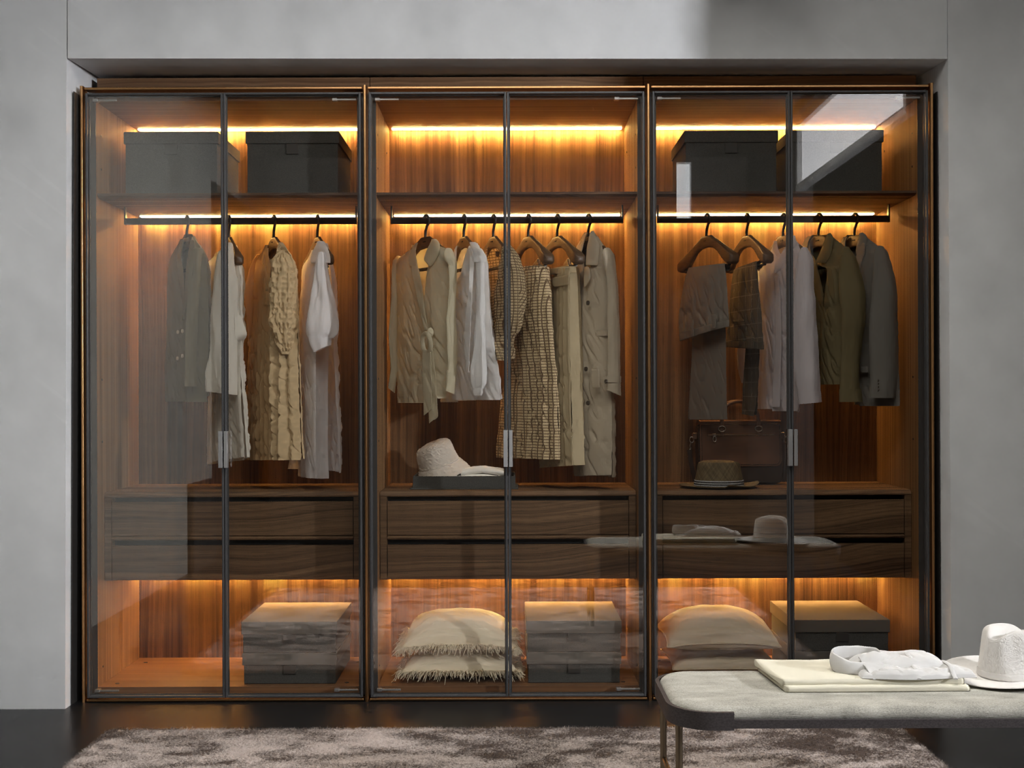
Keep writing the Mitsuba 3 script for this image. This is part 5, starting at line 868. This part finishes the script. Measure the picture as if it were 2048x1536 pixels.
for i, (cx, cy, z0, lx, ly, h, lab) in enumerate(((.92, .33, ZF + .002, .46, .40, .11, 'plain velvet cushion under another one in the right unit, behind the bench'), (.905, .32, ZF + .108, .48, .42, .165, 'plain beige velvet cushion on top of another one in the right unit'))):
    t = thing('cushion', lab, 'cushion', 'plain velvet cushions')
    m, e = pillow(cx, cy, z0, lx, ly, h, 13 + i, droop=.03 if i else 0.)
    add('cover', m, 'velvet', t, smooth=True)
    add('piping', sweep(smoothpath(e[::6], 2), .0028, 6), 'velvet', t, smooth=True)

# ------------------------------------------------------------------ on the drawers: tray, bucket hat, scarf
ZT = .846
tray = thing('tray', 'shallow dark grey tray on the middle drawers, under the bucket hat', 'tray')
tx0, tx1, ty0, ty1 = -.408, .032, .235, .505
add('base', cbox(tx0 - .012, tx1 + .012, ty0 - .012, ty1 + .012, ZT + .0006, ZT + .006, .0015), 'box_felt', tray)
add('rim', cat([cbox(tx0, tx1, ty0, ty0 + .006, ZT + .006, ZT + .056, .001), cbox(tx0, tx1, ty1 - .006, ty1, ZT + .006, ZT + .056, .001), cbox(tx0, tx0 + .006, ty0, ty1, ZT + .006, ZT + .056, .001), cbox(tx1 - .006, tx1, ty0, ty1, ZT + .006, ZT + .056, .001)]), 'box_felt', tray)

def boucle_relief(p, n, uv):
    return .6 * noise(p.x * 330, p.y * 330, p.z * 330) + .4 * noise(p.x * 140, p.y * 140, p.z * 140)
scene['boucle'] = {'type': 'bumpmap', 'arbitrary': proc(boucle_relief, 1e-3), 'scale': .006, 'bsdf': P((.60, .54, .48), .95, spec=.05, sheen=.3)}
def hat_piece(profile, M, fn=None, n=72, sub=5):
    pr = smoothpath(profile, sub)
    m = lathe(pr, n, fn=fn)
    m.vertices = trimesh.transformations.transform_points(m.vertices, M)
    return m
rot = trimesh.transformations.rotation_matrix
bh = thing('bucket_hat', 'cream boucle bucket hat leaning in the tray on the middle drawers', 'hat')
M = trimesh.transformations.translation_matrix((-.292, .365, ZT + .072)) @ rot(math.radians(-19), (0, 1, 0)) @ rot(math.radians(6), (1, 0, 0))
def lump(v, th):
    k = v * 16
    return v * (1 + .13 * (meshkit.fbm(k, 3, 8)[..., None] - .5) + .040 * (meshkit.noise(v * 170, 5)[..., None] - .5) + .03 * (meshkit.noise(v * (90, 90, 25), 6)[..., None] - .5))
add('crown', hat_piece([(.0005, .128), (.045, .127), (.070, .121), (.0805, .106), (.086, .070), (.091, .030), (.0925, .026)], M, lump, 190, 14), 'boucle', bh, smooth=True)
add('brim', hat_piece([(.0925, .028), (.0955, .026), (.108, .004), (.122, -.020), (.1235, -.023), (.121, -.024), (.106, .000), (.092, .022)], M, lump, 190, 10), 'boucle', bh, smooth=True)
add('seam', hat_piece([(.0935, .0255), (.0950, .0275), (.0935, .0295)], M, lump), 'boucle', bh, smooth=True)

sc = thing('scarf', 'rolled off white scarf lying in the tray in front of the bucket hat', 'scarf')
scene['white_wool'] = P((.74, .72, .68), .9, spec=.1, sheen=.3)
xs = np.linspace(-.205, -.018, 34)
def roll(y, z, ry, rz, seed, xs=xs):
    n = 28; th = np.arange(n) * 2 * np.pi / n
    arc = .012 * np.sin((xs - xs[0]) / (xs[-1] - xs[0]) * np.pi)
    v = []
    for x, a in zip(xs, arc):
        e = 1 - .0 * abs(x)
        v.append(np.stack([np.full(n, x), y + ry * np.sign(np.cos(th)) * np.abs(np.cos(th)) ** .7, z + a + rz * e * np.sign(np.sin(th)) * np.abs(np.sin(th)) ** .8], -1))
    v = np.array(v); v += (meshkit.fbm(v * 28, 3, seed)[..., None] - .5) * .008
    f = gridfaces(len(xs), n, True)
    c = len(xs) * n
    f = np.vstack([f, [[c, (j + 1) % n, j] for j in range(n)], [[c + 1, c - n + j, c - n + (j + 1) % n] for j in range(n)]])
    return trimesh.Trimesh(np.vstack([v.reshape(-1, 3), v[0].mean(0), v[-1].mean(0)]), f, process=False)
add('roll', roll(.335, ZT + .066, .055, .0155, 3), 'white_wool', sc, smooth=50)
add('under_fold', roll(.325, ZT + .030, .062, .020, 5, np.linspace(-.225, -.030, 30)), 'white_wool', sc, smooth=50)
kn = []
for i in range(16):
    s_ = trimesh.creation.icosphere(2, .0058); s_.apply_translation((-.222 + i * .0122, .263, ZT + .051)); kn.append(s_)
add('knotted_edge', cat(kn), 'white_wool', sc, smooth=True)

# ------------------------------------------------------------------ briefcase and straw hat
def leather_col(p, n, uv):
    m = fbm(p.x * 14, p.z * 14, p.y * 14)
    return mix((.075, .036, .022), (.15, .072, .042), m)
scene['brown_leather'] = P(proc(leather_col), .42, spec=.45)
scene['dark_leather'] = P((.030, .017, .012), .45, spec=.4)
scene['chrome'] = P((.75, .73, .70), .2, 1.0)
bc = thing('briefcase', 'brown leather briefcase with two handles and a front zip, behind the straw hat', 'bag')
bx, by, bw, bd, bz0, bz1 = 1.041, .49, .372, .10, ZT, ZT + .275
def rrect(x0, x1, z0, z1, r, n=8, corners=(1, 1, 1, 1)):
    p = []
    for (cx, cz, a0, on) in ((x1 - r, z1 - r, 0, corners[0]), (x0 + r, z1 - r, 90, corners[1]), (x0 + r, z0 + r, 180, corners[2]), (x1 - r, z0 + r, 270, corners[3])):
        for a in np.radians(np.linspace(a0, a0 + 90, n)):
            p.append((cx + r * math.cos(a), cz + r * math.sin(a)) if on else (cx + r * np.sign(round(math.cos(math.radians(a0 + 45)), 6)), cz + r * np.sign(round(math.sin(math.radians(a0 + 45)), 6))))
    return p
def slab(poly, y0, y1, c=.004):
    """rounded slab in the xz plane with softened front edge"""
    P0 = Polygon(poly)
    layers = [(0, 0), (c * .3, -c * .7), (c, -c)]
    m = [prism(list(P0.buffer(-c).exterior.coords)[:-1], y0, y1 - .0001, 'y'), prism(list(P0.buffer(-c * .3).exterior.coords)[:-1], y0 + c * .3, y1 - .0002, 'y'), prism(list(P0.exterior.coords)[:-1], y0 + c, y1, 'y')]
    return cat(m)
def leaned(m):
    m.apply_transform(trimesh.transformations.translation_matrix((0, by - .004, ZT + .004)) @ rot(math.radians(-3), (1, 0, 0)) @ trimesh.transformations.translation_matrix((0, -by, -ZT)))
    return m
add('body', leaned(slab(rrect(bx - bw / 2, bx + bw / 2, bz0, bz1 - .01, .02), by - bd / 2, by + bd / 2, .010)), 'dark_leather', bc, smooth=40)
fl = add('flap', leaned(cat([slab(rrect(bx - bw / 2 + .004, bx + bw / 2 - .004, bz0 + .075, bz1, .026, corners=(0, 0, 1, 1)), by - bd / 2 - .008, by - bd / 2 - .001, .0025), prism([(by - bd / 2 - .007, bz1 - .004), (by - bd / 2 - .004, bz1 + .002), (by - bd / 2 + .02, bz1 + .008), (by + bd / 2 - .02, bz1 + .008), (by + bd / 2, bz1 - .006), (by + bd / 2, bz1 - .012), (by - bd / 2 - .001, bz1 - .012)], bx - bw / 2 + .004, bx + bw / 2 - .004, 'x')])), 'brown_leather', bc, smooth=40)
yz = by - bd / 2 - .009
stitch = [(x, yz, z) for x, z in rrect(bx - bw / 2 + .012, bx + bw / 2 - .012, bz0 + .083, bz1 - .012, .022, corners=(0, 0, 1, 1))]
add('stitching', leaned(sweep(stitch, .0012, 6, closed=True)), 'dark_leather', fl, smooth=True)
zp = add('zip', leaned(cat([box(bx - .147, bx + .150, yz - .0015, yz + .001, bz0 + .212, bz0 + .219)])), 'bronze', bc)
zt_ = [box(bx - .147 + i * .0045, bx - .147 + i * .0045 + .0026, yz - .0035, yz - .001, bz0 + .2135, bz0 + .2175) for i in range(66)]
add('teeth', leaned(cat(zt_)), 'chrome', zp, kind='stuff')
add('pull', leaned(cat([cbox(bx - .128, bx - .112, yz - .008, yz - .003, bz0 + .210, bz0 + .222, .002), sweep([(bx - .118 + .007 * math.cos(a), yz - .006, bz0 + .197 + .012 * math.sin(a)) for a in np.linspace(0, 2 * np.pi, 18, endpoint=False)], .0018, 8, closed=True)])), 'chrome', zp, smooth=40)
for s in (-1, 1):
    dx = bx + s * .082 - .002
    dr_ = add('ring', leaned(sweep([(dx + .016 * math.cos(a) ** 1, yz - .005, bz0 + .243 + .012 * math.sin(a)) for a in np.linspace(0, 2 * np.pi, 28, endpoint=False)], .0024, 10, closed=True)), 'chrome', bc, smooth=True)
    add('loop', leaned(cat([cbox(dx - .010, dx + .010, yz - .006, yz + .001, bz0 + .218, bz0 + .236, .002), cbox(dx - .009, dx + .009, yz - .007, yz + .0, bz0 + .250, bz0 + .285, .002)])), 'brown_leather', bc)
for k, (dy, dz) in enumerate(((0, 0), (.085, .004))):
    hp = smoothpath([(bx - .084, yz + dy - .003, bz0 + .272), (bx - .078, yz + dy, bz0 + .315), (bx - .050, yz + dy + .012, bz0 + .352 + dz), (bx - .002, yz + dy + .016, bz0 + .366 + dz), (bx + .046, yz + dy + .012, bz0 + .352 + dz), (bx + .074, yz + dy, bz0 + .315), (bx + .080, yz + dy - .003, bz0 + .272)], 7)
    add('handle', leaned(sweep(hp, 1.0, 12, flat=(.0075, .0055), up=(0, 1, 0))), 'brown_leather', bc, smooth=50)
for s in (-1, 1):
    ex = bx + s * (bw / 2)
    add('side_tab', leaned(cbox(min(ex, ex + s * .022), max(ex, ex + s * .022), by - .015, by + .015, bz0 + .195, bz0 + .228, .004)), 'brown_leather', bc)
    c_ = [sweep([(ex + s * .026 + .009 * math.cos(a), by - .012, bz0 + .195 + .013 * math.sin(a)) for a in np.linspace(0, 2 * np.pi, 20, endpoint=False)], .0019, 8, closed=True),
          sweep(smoothpath([(ex + s * .030, by - .012, bz0 + .180), (ex + s * .034, by - .012, bz0 + .168), (ex + s * .031, by - .012, bz0 + .156), (ex + s * .037, by - .012, bz0 + .150)], 4), .0026, 8)]
    add('snap_hook', leaned(cat(c_)), 'chrome', bc, smooth=True)
    st = smoothpath([(ex + s * .037, by - .010, bz0 + .150), (ex + s * .030, by - .01, bz0 + .09), (ex + s * .018, by - .008, bz0 + .04), (ex + s * .012, by, bz0 + .008)], 6)
    add('strap', leaned(sweep(st, 1.0, 8, flat=(.010, .0022), up=(0, 1, 0))), 'dark_leather', bc, smooth=40)

def straw_col(p, n, uv):
    a = noise(uv.x * 160 + uv.y * 160, uv.x * 30) * .5 + noise(uv.x * 160 - uv.y * 160, uv.y * 30) * .5
    return mix((.07, .054, .030), (.17, .13, .075), a)
scene['straw'] = P(proc(straw_col), .75, spec=.2)
scene['band_white'] = P((.42, .43, .46), .7)
scene['band_black'] = P((.03, .03, .032), .7)
sh_ = thing('straw_hat', 'brown straw hat with a striped band in front of the briefcase', 'hat')
M = trimesh.transformations.translation_matrix((.915, .285, ZT + .004))
def oval(v, th): return v * np.array([1.0, .86, 1.0])
def hat_uv(m, M):
    v = trimesh.transformations.transform_points(m.vertices, np.linalg.inv(M))
    return np.stack([np.arctan2(v[:, 1], v[:, 0]) * .1, v[:, 2] + np.hypot(v[:, 0], v[:, 1])], -1)
def crown_shape(v, th):
    v = oval(v, th)
    r = np.hypot(v[..., 0], v[..., 1]) / .09
    v[..., 2] -= np.where(v[..., 2] > .09, .012 * np.exp(-(v[..., 1] / .03) ** 2) * np.clip(1.1 - r, 0, 1) ** .3, 0)
    return v
m = hat_piece([(.0005, .112), (.05, .113), (.082, .110), (.0905, .100), (.0955, .070), (.1035, .030), (.1065, .004)], M, crown_shape); add('crown', m, 'straw', sh_, smooth=True, uv=hat_uv(m, M))
def brim_shape(v, th):
    v = oval(v, th)
    r = np.clip((np.hypot(v[..., 0], v[..., 1]) - .10) / .07, 0, 1)
    v[..., 2] += .014 * r * np.cos(2 * th)[None] ** 2 * (v[..., 0] > 0) + .004 * r
    return v
m = hat_piece([(.104, .006), (.110, .0035), (.140, .0035), (.168, .006), (.171, .0045), (.168, .0020), (.140, .0003), (.104, .0005)], M, brim_shape); add('brim', m, 'straw', sh_, smooth=True, uv=hat_uv(m, M))
for i in range(5):
    z = .0055 + i * .0048
    r = np.interp(z, [.004, .030], [.1068, .1038]) + .0006
    m = hat_piece([(r - .001, z), (r + .0012, z + .0008), (r + .0012, z + .0040), (r - .001, z + .0047)], M, oval)
    add('band', m, 'band_white' if i % 2 == 0 else 'band_black', sh_, smooth=True, label='pale stripe of the band' if i % 2 == 0 else 'black stripe of the band')

# ------------------------------------------------------------------ the bench and what lies on it
def bench_felt_col(p, n, uv):
    a = fbm(p.x * 16, p.y * 38) ; b = noise(p.x * 420, p.y * 700, p.z * 500)
    return mix((.19, .182, .158), (.42, .405, .355), dr.clip(.8 * (a - .5) + .8 * (b - .5) + .5, 0, 1))
def bench_felt_relief(p, n, uv): return .5 * noise(p.x * 420, p.y * 560, p.z * 500) + .5 * noise(p.x * 60, p.y * 150)
scene['bench_felt'] = {'type': 'bumpmap', 'arbitrary': proc(bench_felt_relief, 1e-3), 'scale': .004, 'bsdf': P(proc(bench_felt_col), .9, spec=.1, sheen=.5)}
def frame_leather_col(p, n, uv): return mi.Color3f(.040, .034, .034) * (.75 + .5 * noise(p.x * 300, p.y * 300, p.z * 300))
scene['bench_leather'] = P(proc(frame_leather_col), .55, spec=.35)
scene['leg_bronze'] = P((.20, .165, .115), .32, 1.0)
BX0, BX1, BY0, BY1, BZ = .420, 1.775, -1.80, -1.37, .452
bn = thing('bench', 'long pale grey bench with a dark frame and slim bronze legs, before the wardrobe', 'bench')
def rr2(x0, x1, y0, y1, r, n=14): return rrect(x0, x1, y0, y1, r, n)
# cushion: rounded plan and soft edge
rings = []
for k, (ins, z) in enumerate(((.004, BZ - .034), (.0, BZ - .026), (.0, BZ - .016), (.004, BZ - .008), (.012, BZ - .002), (.026, BZ), (.06, BZ + .001))):
    rings.append(np.array([(x, y, z) for x, y in rr2(BX0 + .008 + ins, BX1 - .008 - ins, BY0 + .008 + ins, BY1 - .008 - ins, max(.105 - ins, .03))]))
n_ = len(rings[0])
v = np.vstack(rings + [[[(BX0 + BX1) / 2, (BY0 + BY1) / 2, BZ + .0012]]])
f = np.vstack([gridfaces(len(rings), n_, True), [[(len(rings) - 1) * n_ + j, (len(rings) - 1) * n_ + (j + 1) % n_, len(v) - 1] for j in range(n_)]])
add('cushion', trimesh.Trimesh(v, f, process=False), 'bench_felt', bn, smooth=60, label='pale grey felt cushion')
def ring_wall(outer, inner, z0, z1):
    return trimesh.creation.extrude_polygon(Polygon(outer, [inner]), z1 - z0, engine='earcut').apply_translation((0, 0, z0))
add('frame', cat([ring_wall(rr2(BX0, BX1, BY0, BY1, .112), rr2(BX0 + .010, BX1 - .010, BY0 + .010, BY1 - .010, .102), BZ - .052, BZ - .030), trimesh.creation.extrude_polygon(Polygon(rr2(BX0 + .006, BX1 - .006, BY0 + .006, BY1 - .006, .106)), .012, engine='earcut').apply_translation((0, 0, BZ - .050))]), 'bench_leather', bn, smooth=35, label='dark frame')
# higher end rails that wrap round the corners
for s in (-1, 1):
    xo = BX0 if s < 0 else BX1
    o = Polygon(rr2(BX0 - .004, BX1 + .004, BY0 - .004, BY1 + .004, .115)).difference(Polygon(rr2(BX0 + .007, BX1 - .007, BY0 + .007, BY1 - .007, .104)))
    from shapely.geometry import box as sbox
    o = o.intersection(sbox(xo - .01 if s < 0 else xo - .155, BY0 - .02, xo + .155 if s < 0 else xo + .01, BY1 + .02))
    add('end_rail', trimesh.creation.extrude_polygon(o, .046, engine='earcut').apply_translation((0, 0, BZ - .056)), 'bench_leather', bn, smooth=35, label='dark raised end rail')
for lx in (BX0 + .026, BX1 - .026):
    for ly in (BY0 + .075, BY1 - .045):
        add('leg', sweep([(lx, ly, .021), (lx, ly, .2), (lx, ly, BZ - .048)], .0095, 16), 'leg_bronze', bn, smooth=40)
    add('end_stretcher', sweep([(lx, BY0 + .075, .205), (lx, BY1 - .045, .205)], .007, 12), 'leg_bronze', bn, smooth=40)
add('stretcher', sweep([(BX0 + .026, (BY0 + BY1) / 2, .205), (BX1 - .026, (BY0 + BY1) / 2, .205)], .007, 12), 'leg_bronze', bn, smooth=40)

# folded blanket: two plies with a rolled fold along the front, one slightly askew
scene['cream_blanket'] = P((.55, .52, .42), .9, spec=.1, sheen=.3)
bl = thing('blanket', 'folded cream blanket lying on the bench under a folded white garment', 'blanket')
def ply_sheet(x0, x1, y0, y1, z, th, seed, skew=0., roll_front=True):
    """one fold of cloth: a closed flat loop in the yz section, swept along x"""
    n = 60
    xs = np.linspace(x0, x1, 50)
    prof = []
    r = th / 2
    for a in np.linspace(90, 270, 12): prof.append((y0 + r + r * math.cos(math.radians(a)), z + r + r * math.sin(math.radians(a))))
    for y in np.linspace(y0 + r, y1 - r, 26)[1:-1]: prof.append((y, z))
    for a in np.linspace(-90, 90, 8): prof.append((y1 - r + r * math.cos(math.radians(a)), z + r + r * math.sin(math.radians(a))))
    for y in np.linspace(y1 - r, y0 + r, 26)[1:-1]: prof.append((y, z + th))
    prof = np.array(prof)
    v = np.array([np.c_[np.full(len(prof), x), prof] for x in xs])
    t = (xs - x0) / (x1 - x0)
    v[..., 0] += skew * ((v[..., 1] - y0) / (y1 - y0))
    wv = (meshkit.fbm(v * (7, 9, 0) + seed, 3, seed) - .5) * .009
    v[..., 2] += np.where(v[..., 2] > z + th * .4, wv + .003, 0)
    v[..., 1] += (meshkit.noise(v * (5, 0, 0) + seed, seed)[..., ] - .5) * .012 * np.clip((y1 - v[..., 1]) / (y1 - y0), 0, 1)
    k = len(prof)
    f = gridfaces(len(xs), k, True)
    c = len(xs) * k
    V = np.vstack([v.reshape(-1, 3), v[0].mean(0) - (r * .8, 0, 0), v[-1].mean(0) + (r * .8, 0, 0)])
    f = np.vstack([f, [[c, (j + 1) % k, j] for j in range(k)], [[c + 1, c - k + j, c - k + (j + 1) % k] for j in range(k)]])
    return trimesh.Trimesh(V, f, process=False)
add('lower_fold', ply_sheet(.742, 1.235, -1.655, -1.405, BZ + .0015, .0130, 2, -.022), 'cream_blanket', bl, smooth=60)
add('upper_fold', ply_sheet(.735, 1.225, -1.640, -1.400, BZ + .0155, .0150, 5, -.024), 'cream_blanket', bl, smooth=60)

# white garment folded up, waist loop towards the left
scene['white_shirting'] = P((.51, .50, .485), .85, spec=.15, sheen=.2)
fs = thing('folded_garment', 'white garment folded up on the cream blanket, beside the white hat', 'clothing')
ZB = BZ + .034
def heap_z(x, y, x0, x1, y0, y1, h, seed, amp):
    a = np.clip((x - (x0 + x1) / 2) / ((x1 - x0) / 2), -1, 1); b = np.clip((y - (y0 + y1) / 2) / ((y1 - y0) / 2), -1, 1)
    e = np.clip((1 - np.abs(a) ** 4) * (1 - np.abs(b) ** 4), 0, 1) ** .42
    k = np.stack([x * 26 + y * 14, y * 34 - x * 8, 0 * x + seed], -1)
    k2 = np.stack([x * 60 + y * 30, y * 46, 0 * x + seed], -1)
    rid = np.maximum(.14 - np.abs(meshkit.noise(k, seed + 2) - .5), 0) / .14
    return ZB + h * e + (amp * (meshkit.fbm(k, 3, seed) - .5) - .35 * amp * rid + .25 * amp * (meshkit.noise(k2, seed) - .5)) * e
def heap(x0, x1, y0, y1, h, seed, n=110, m_=60, amp=.010):
    x, y = np.meshgrid(np.linspace(x0, x1, n), np.linspace(y0, y1, m_), indexing='ij')
    zt = heap_z(x, y, x0, x1, y0, y1, h, seed, amp)
    yb = y + .012 * np.sin(x * 16)
    V = np.vstack([np.stack([x, yb, zt], -1).reshape(-1, 3), np.stack([x, yb, 0 * x + ZB - .0005], -1).reshape(-1, 3)])
    f = gridfaces(n, m_)
    return trimesh.Trimesh(V, np.vstack([f, f[:, ::-1] + n * m_]), process=False)
HB, HL = (.945, 1.205, -1.600, -1.470, .048, 4, .010), (.950, 1.262, -1.640, -1.545, .026, 9, .016)
add('body', heap(*HB[:6], amp=HB[6]), 'white_shirting', fs, smooth=True)
add('lower_fold', heap(*HL[:6], amp=HL[6]), 'white_shirting', fs, smooth=True)
# the open loop of the waistband, standing on edge at the left
th = np.radians(np.linspace(-62, 300, 46))
cp = np.stack([.962 + .072 * np.cos(th), -1.550 + .050 * np.sin(th), ZB + .030 + .013 * np.sin(th) + .004 * np.cos(2 * th)], -1)
band = []
for w_, z_ in ((0, -.024), (.002, -.010), (.001, .006), (-.003, .018), (-.007, .021), (-.010, .016), (-.010, 0), (-.008, -.020)):
    c0 = np.array([.962, -1.550, 0])
    d = cp - c0; d[:, 2] = 0; d /= np.linalg.norm(d, axis=1, keepdims=True)
    q = cp + d * w_; q[:, 2] = np.maximum(cp[:, 2] + z_, ZB + .001); band.append(q)
band = np.array(band)
band += (meshkit.fbm(band * 40, 3, 6)[..., None] - .5) * .006
add('waistband', trimesh.Trimesh(band.reshape(-1, 3), gridfaces(len(band), len(cp)), process=False), 'white_shirting', fs, smooth=True)
# the band's free end laid over the front
uu, vv = np.meshgrid(np.linspace(0, 1, 24), np.linspace(0, 1, 14), indexing='ij')
fx = .958 + .105 * uu + .020 * vv; fy = -1.575 - .068 * vv + .022 * uu
fz = np.maximum(heap_z(fx, fy, *HB), heap_z(fx, fy, *HL)) + .006 - .018 * (vv ** 3) + .010 * (1 - uu) * (1 - vv)
add('flap', solid(trimesh.Trimesh(np.stack([fx, fy, np.maximum(fz, ZB + .002)], -1).reshape(-1, 3), gridfaces(24, 14), process=False), .0035), 'white_shirting', fs, smooth=50)
for xx in (1.098, 1.196):
    yy = np.linspace(-1.652, -1.555, 22)
    zz = np.maximum(heap_z(np.full(22, xx), yy, *HB), heap_z(np.full(22, xx), yy, *HL)) + .0028
    zz[0] = ZB + .002
    add('belt_loop', sweep(np.stack([np.full(22, xx), yy, np.convolve(np.pad(zz, 2, 'edge'), np.ones(5) / 5, 'valid')], -1), 1.0, 10, flat=(.0065, .0024), up=(0, 0, 1)), 'white_shirting', fs, smooth=50)

# white felt hat
def felt_relief(p, n, uv): return .6 * noise(p.x * 380, p.y * 380, p.z * 380) + .4 * noise(p.x * 150, p.y * 150, p.z * 150)
scene['white_felt'] = {'type': 'bumpmap', 'arbitrary': proc(felt_relief, 1e-3), 'scale': .003, 'bsdf': P((.58, .56, .53), .95, spec=.05, sheen=.4)}
wh = thing('felt_hat', 'white felt hat with a pinched crown at the right end of the bench', 'hat')
M = trimesh.transformations.translation_matrix((1.412, -1.49, BZ + .003)) @ rot(math.radians(215), (0, 0, 1))
def fed(v, th):
    v = v * np.array([1.12, .92, 1.0])
    r = np.hypot(v[..., 0], v[..., 1])
    up = v[..., 2] > .07
    v[..., 2] -= np.where(up, .034 * np.exp(-(v[..., 1] / .024) ** 2) * np.clip(1 - (r / .1) ** 4, 0, 1), 0)
    pin = np.exp(-((np.abs(th)[None] % np.pi - .75) / .30) ** 2) + np.exp(-((np.abs(th)[None] % np.pi - 2.4) / .30) ** 2)
    k = np.clip((v[..., 2] - .03) / .09, 0, 1) * np.clip(v[..., 0] / .08, 0, 1) * pin
    v[..., :2] *= (1 - .17 * k)[..., None]
    return v
def fbrim(v, th):
    v = v * np.array([1.08, .96, 1.0])
    r = np.clip((np.hypot(v[..., 0], v[..., 1]) - .09) / .09, 0, 1)
    v[..., 2] += r ** 1.6 * (.016 * np.abs(np.sin(th))[None] ** 2 - .001)
    return v
add('crown', hat_piece([(.0005, .134), (.035, .140), (.060, .139), (.0745, .129), (.0800, .108), (.0835, .072), (.0872, .030), (.090, .006)], M, fed), 'white_felt', wh, smooth=True)
add('brim', hat_piece([(.088, .010), (.094, .004), (.120, .0025), (.160, .004), (.180, .0075), (.1825, .0065), (.180, .0045), (.150, .0008), (.110, -.0015), (.088, -.0015)], M, fbrim), 'white_felt', wh, smooth=True)
add('ribbon', hat_piece([(.0895, .008), (.0912, .009), (.0898, .024), (.0885, .0245)], M, fed), 'white_felt', wh, smooth=True, label='ribbon band of the same white')

# ------------------------------------------------------------------ rug
RGX0, RGX1, RGY0, RGY1, RGH = -1.475, 1.445, -2.69, -.462, .020
def rug_tone(x, y):
    k = np.stack([x * 1.5, y * 2.6, 0 * x], -1)
    a = meshkit.fbm(k, 5, 21)
    k2 = np.stack([x * 5 + 3 * a, y * 11, 0 * x + 2], -1)
    return a, meshkit.fbm(k2, 3, 31)
def rug_col(p, n, uv):
    a = fbm(p.x * 1.7 + 5, p.y * 3.0 + 2, 0., 4)
    b = fbm(p.x * 9 + 4 * p.y + 2 * a, p.y * 15 - 3 * p.x, 1., 4)
    c = noise(p.x * 190, p.y * 260, p.z * 200)
    t = dr.clip((a - .5) * 1.0 + (b - .5) * 2.1 + (c - .5) * 1.1 + .46, 0, 1)
    return mix((.065, .047, .040), (.44, .38, .35), t)
scene['rug_pile'] = P(proc(rug_col), .7, spec=.25, sheen=.6)
rg = thing('rug', 'shaggy mauve grey rug with mottled pile on the black floor', 'rug')
nx, ny = 760, 330
ey = np.r_[np.linspace(RGY1, -1.15, 230), np.linspace(-1.15, RGY0, ny - 230 + 1)[1:]]
gx, gy = np.meshgrid(np.linspace(RGX0, RGX1, nx), ey)
ed = np.minimum(np.minimum(gx - RGX0, RGX1 - gx), np.minimum(gy - RGY0, RGY1 - gy))
rng = np.random.default_rng(11)
hz = RGH * np.clip(ed / .012, .12, 1) ** .5 + (meshkit.fbm(np.stack([gx * 60, gy * 60, 0 * gx], -1), 3, 3) - .5) * .008 * np.clip(ed / .01, 0, 1) + rng.normal(0, .0016, gx.shape) * np.clip(ed / .01, 0, 1)
jx = (meshkit.noise(np.stack([gx * 45, gy * 45, 0 * gx + 5], -1), 7) - .5) * .010 * (ed < .02)
jy = (meshkit.noise(np.stack([gx * 45, gy * 45, 0 * gx + 9], -1), 8) - .5) * .010 * (ed < .02)
m = trimesh.Trimesh(np.stack([gx + jx, gy + jy, np.maximum(hz, .0015)], -1).reshape(-1, 3), gridfaces(ny, nx)[:, ::-1], process=False)
add('pile', m, 'rug_pile', rg, smooth=True)
# tufts that stand out along the edges and over the near pile
def tufts(px, py, pz, out, seed, lmin=.010, lmax=.020):
    rg_ = np.random.default_rng(seed)
    n = len(px)
    l = lmin + (lmax - lmin) * rg_.random(n)
    a = rg_.random(n) * 2 * np.pi
    base = np.stack([px, py, pz], -1)
    side = np.stack([np.cos(a), np.sin(a), 0 * a], -1) * .0014
    tip = base + out * (l * .55)[:, None] + np.stack([rg_.normal(0, .25, n) * l, rg_.normal(0, .25, n) * l, l * (.25 + .6 * rg_.random(n))], -1)
    v = np.stack([base - side, base + side, tip], 1).reshape(-1, 3)
    return trimesh.Trimesh(v, np.arange(3 * n).reshape(-1, 3), process=False)
N1 = 26000
q = rng.random(N1)
e_ = []
xs_ = RGX0 + (RGX1 - RGX0) * rng.random(9000); e_.append((xs_, np.full(9000, RGY1) - rng.random(9000) * .012, np.tile([0, 1., 0], (9000, 1))))
for xx, o in ((RGX0, -1.), (RGX1, 1.)):
    ys_ = RGY1 + (RGY0 - RGY1) * rng.random(7000); e_.append((np.full(7000, xx) - o * rng.random(7000) * .012, ys_, np.tile([o, 0, 0], (7000, 1))))
xs_ = RGX0 + (RGX1 - RGX0) * rng.random(70000); ys_ = RGY1 - (.85 * rng.random(70000) ** 1.3); e_.append((xs_, ys_, np.tile([.2, .25, 0], (70000, 1))))
tm = [tufts(a, b, np.full(len(a), RGH * (.5 if i < 3 else .8)), o, 40 + i) for i, (a, b, o) in enumerate(e_)]
add('tufts', cat(tm), 'rug_pile', rg, kind='stuff')
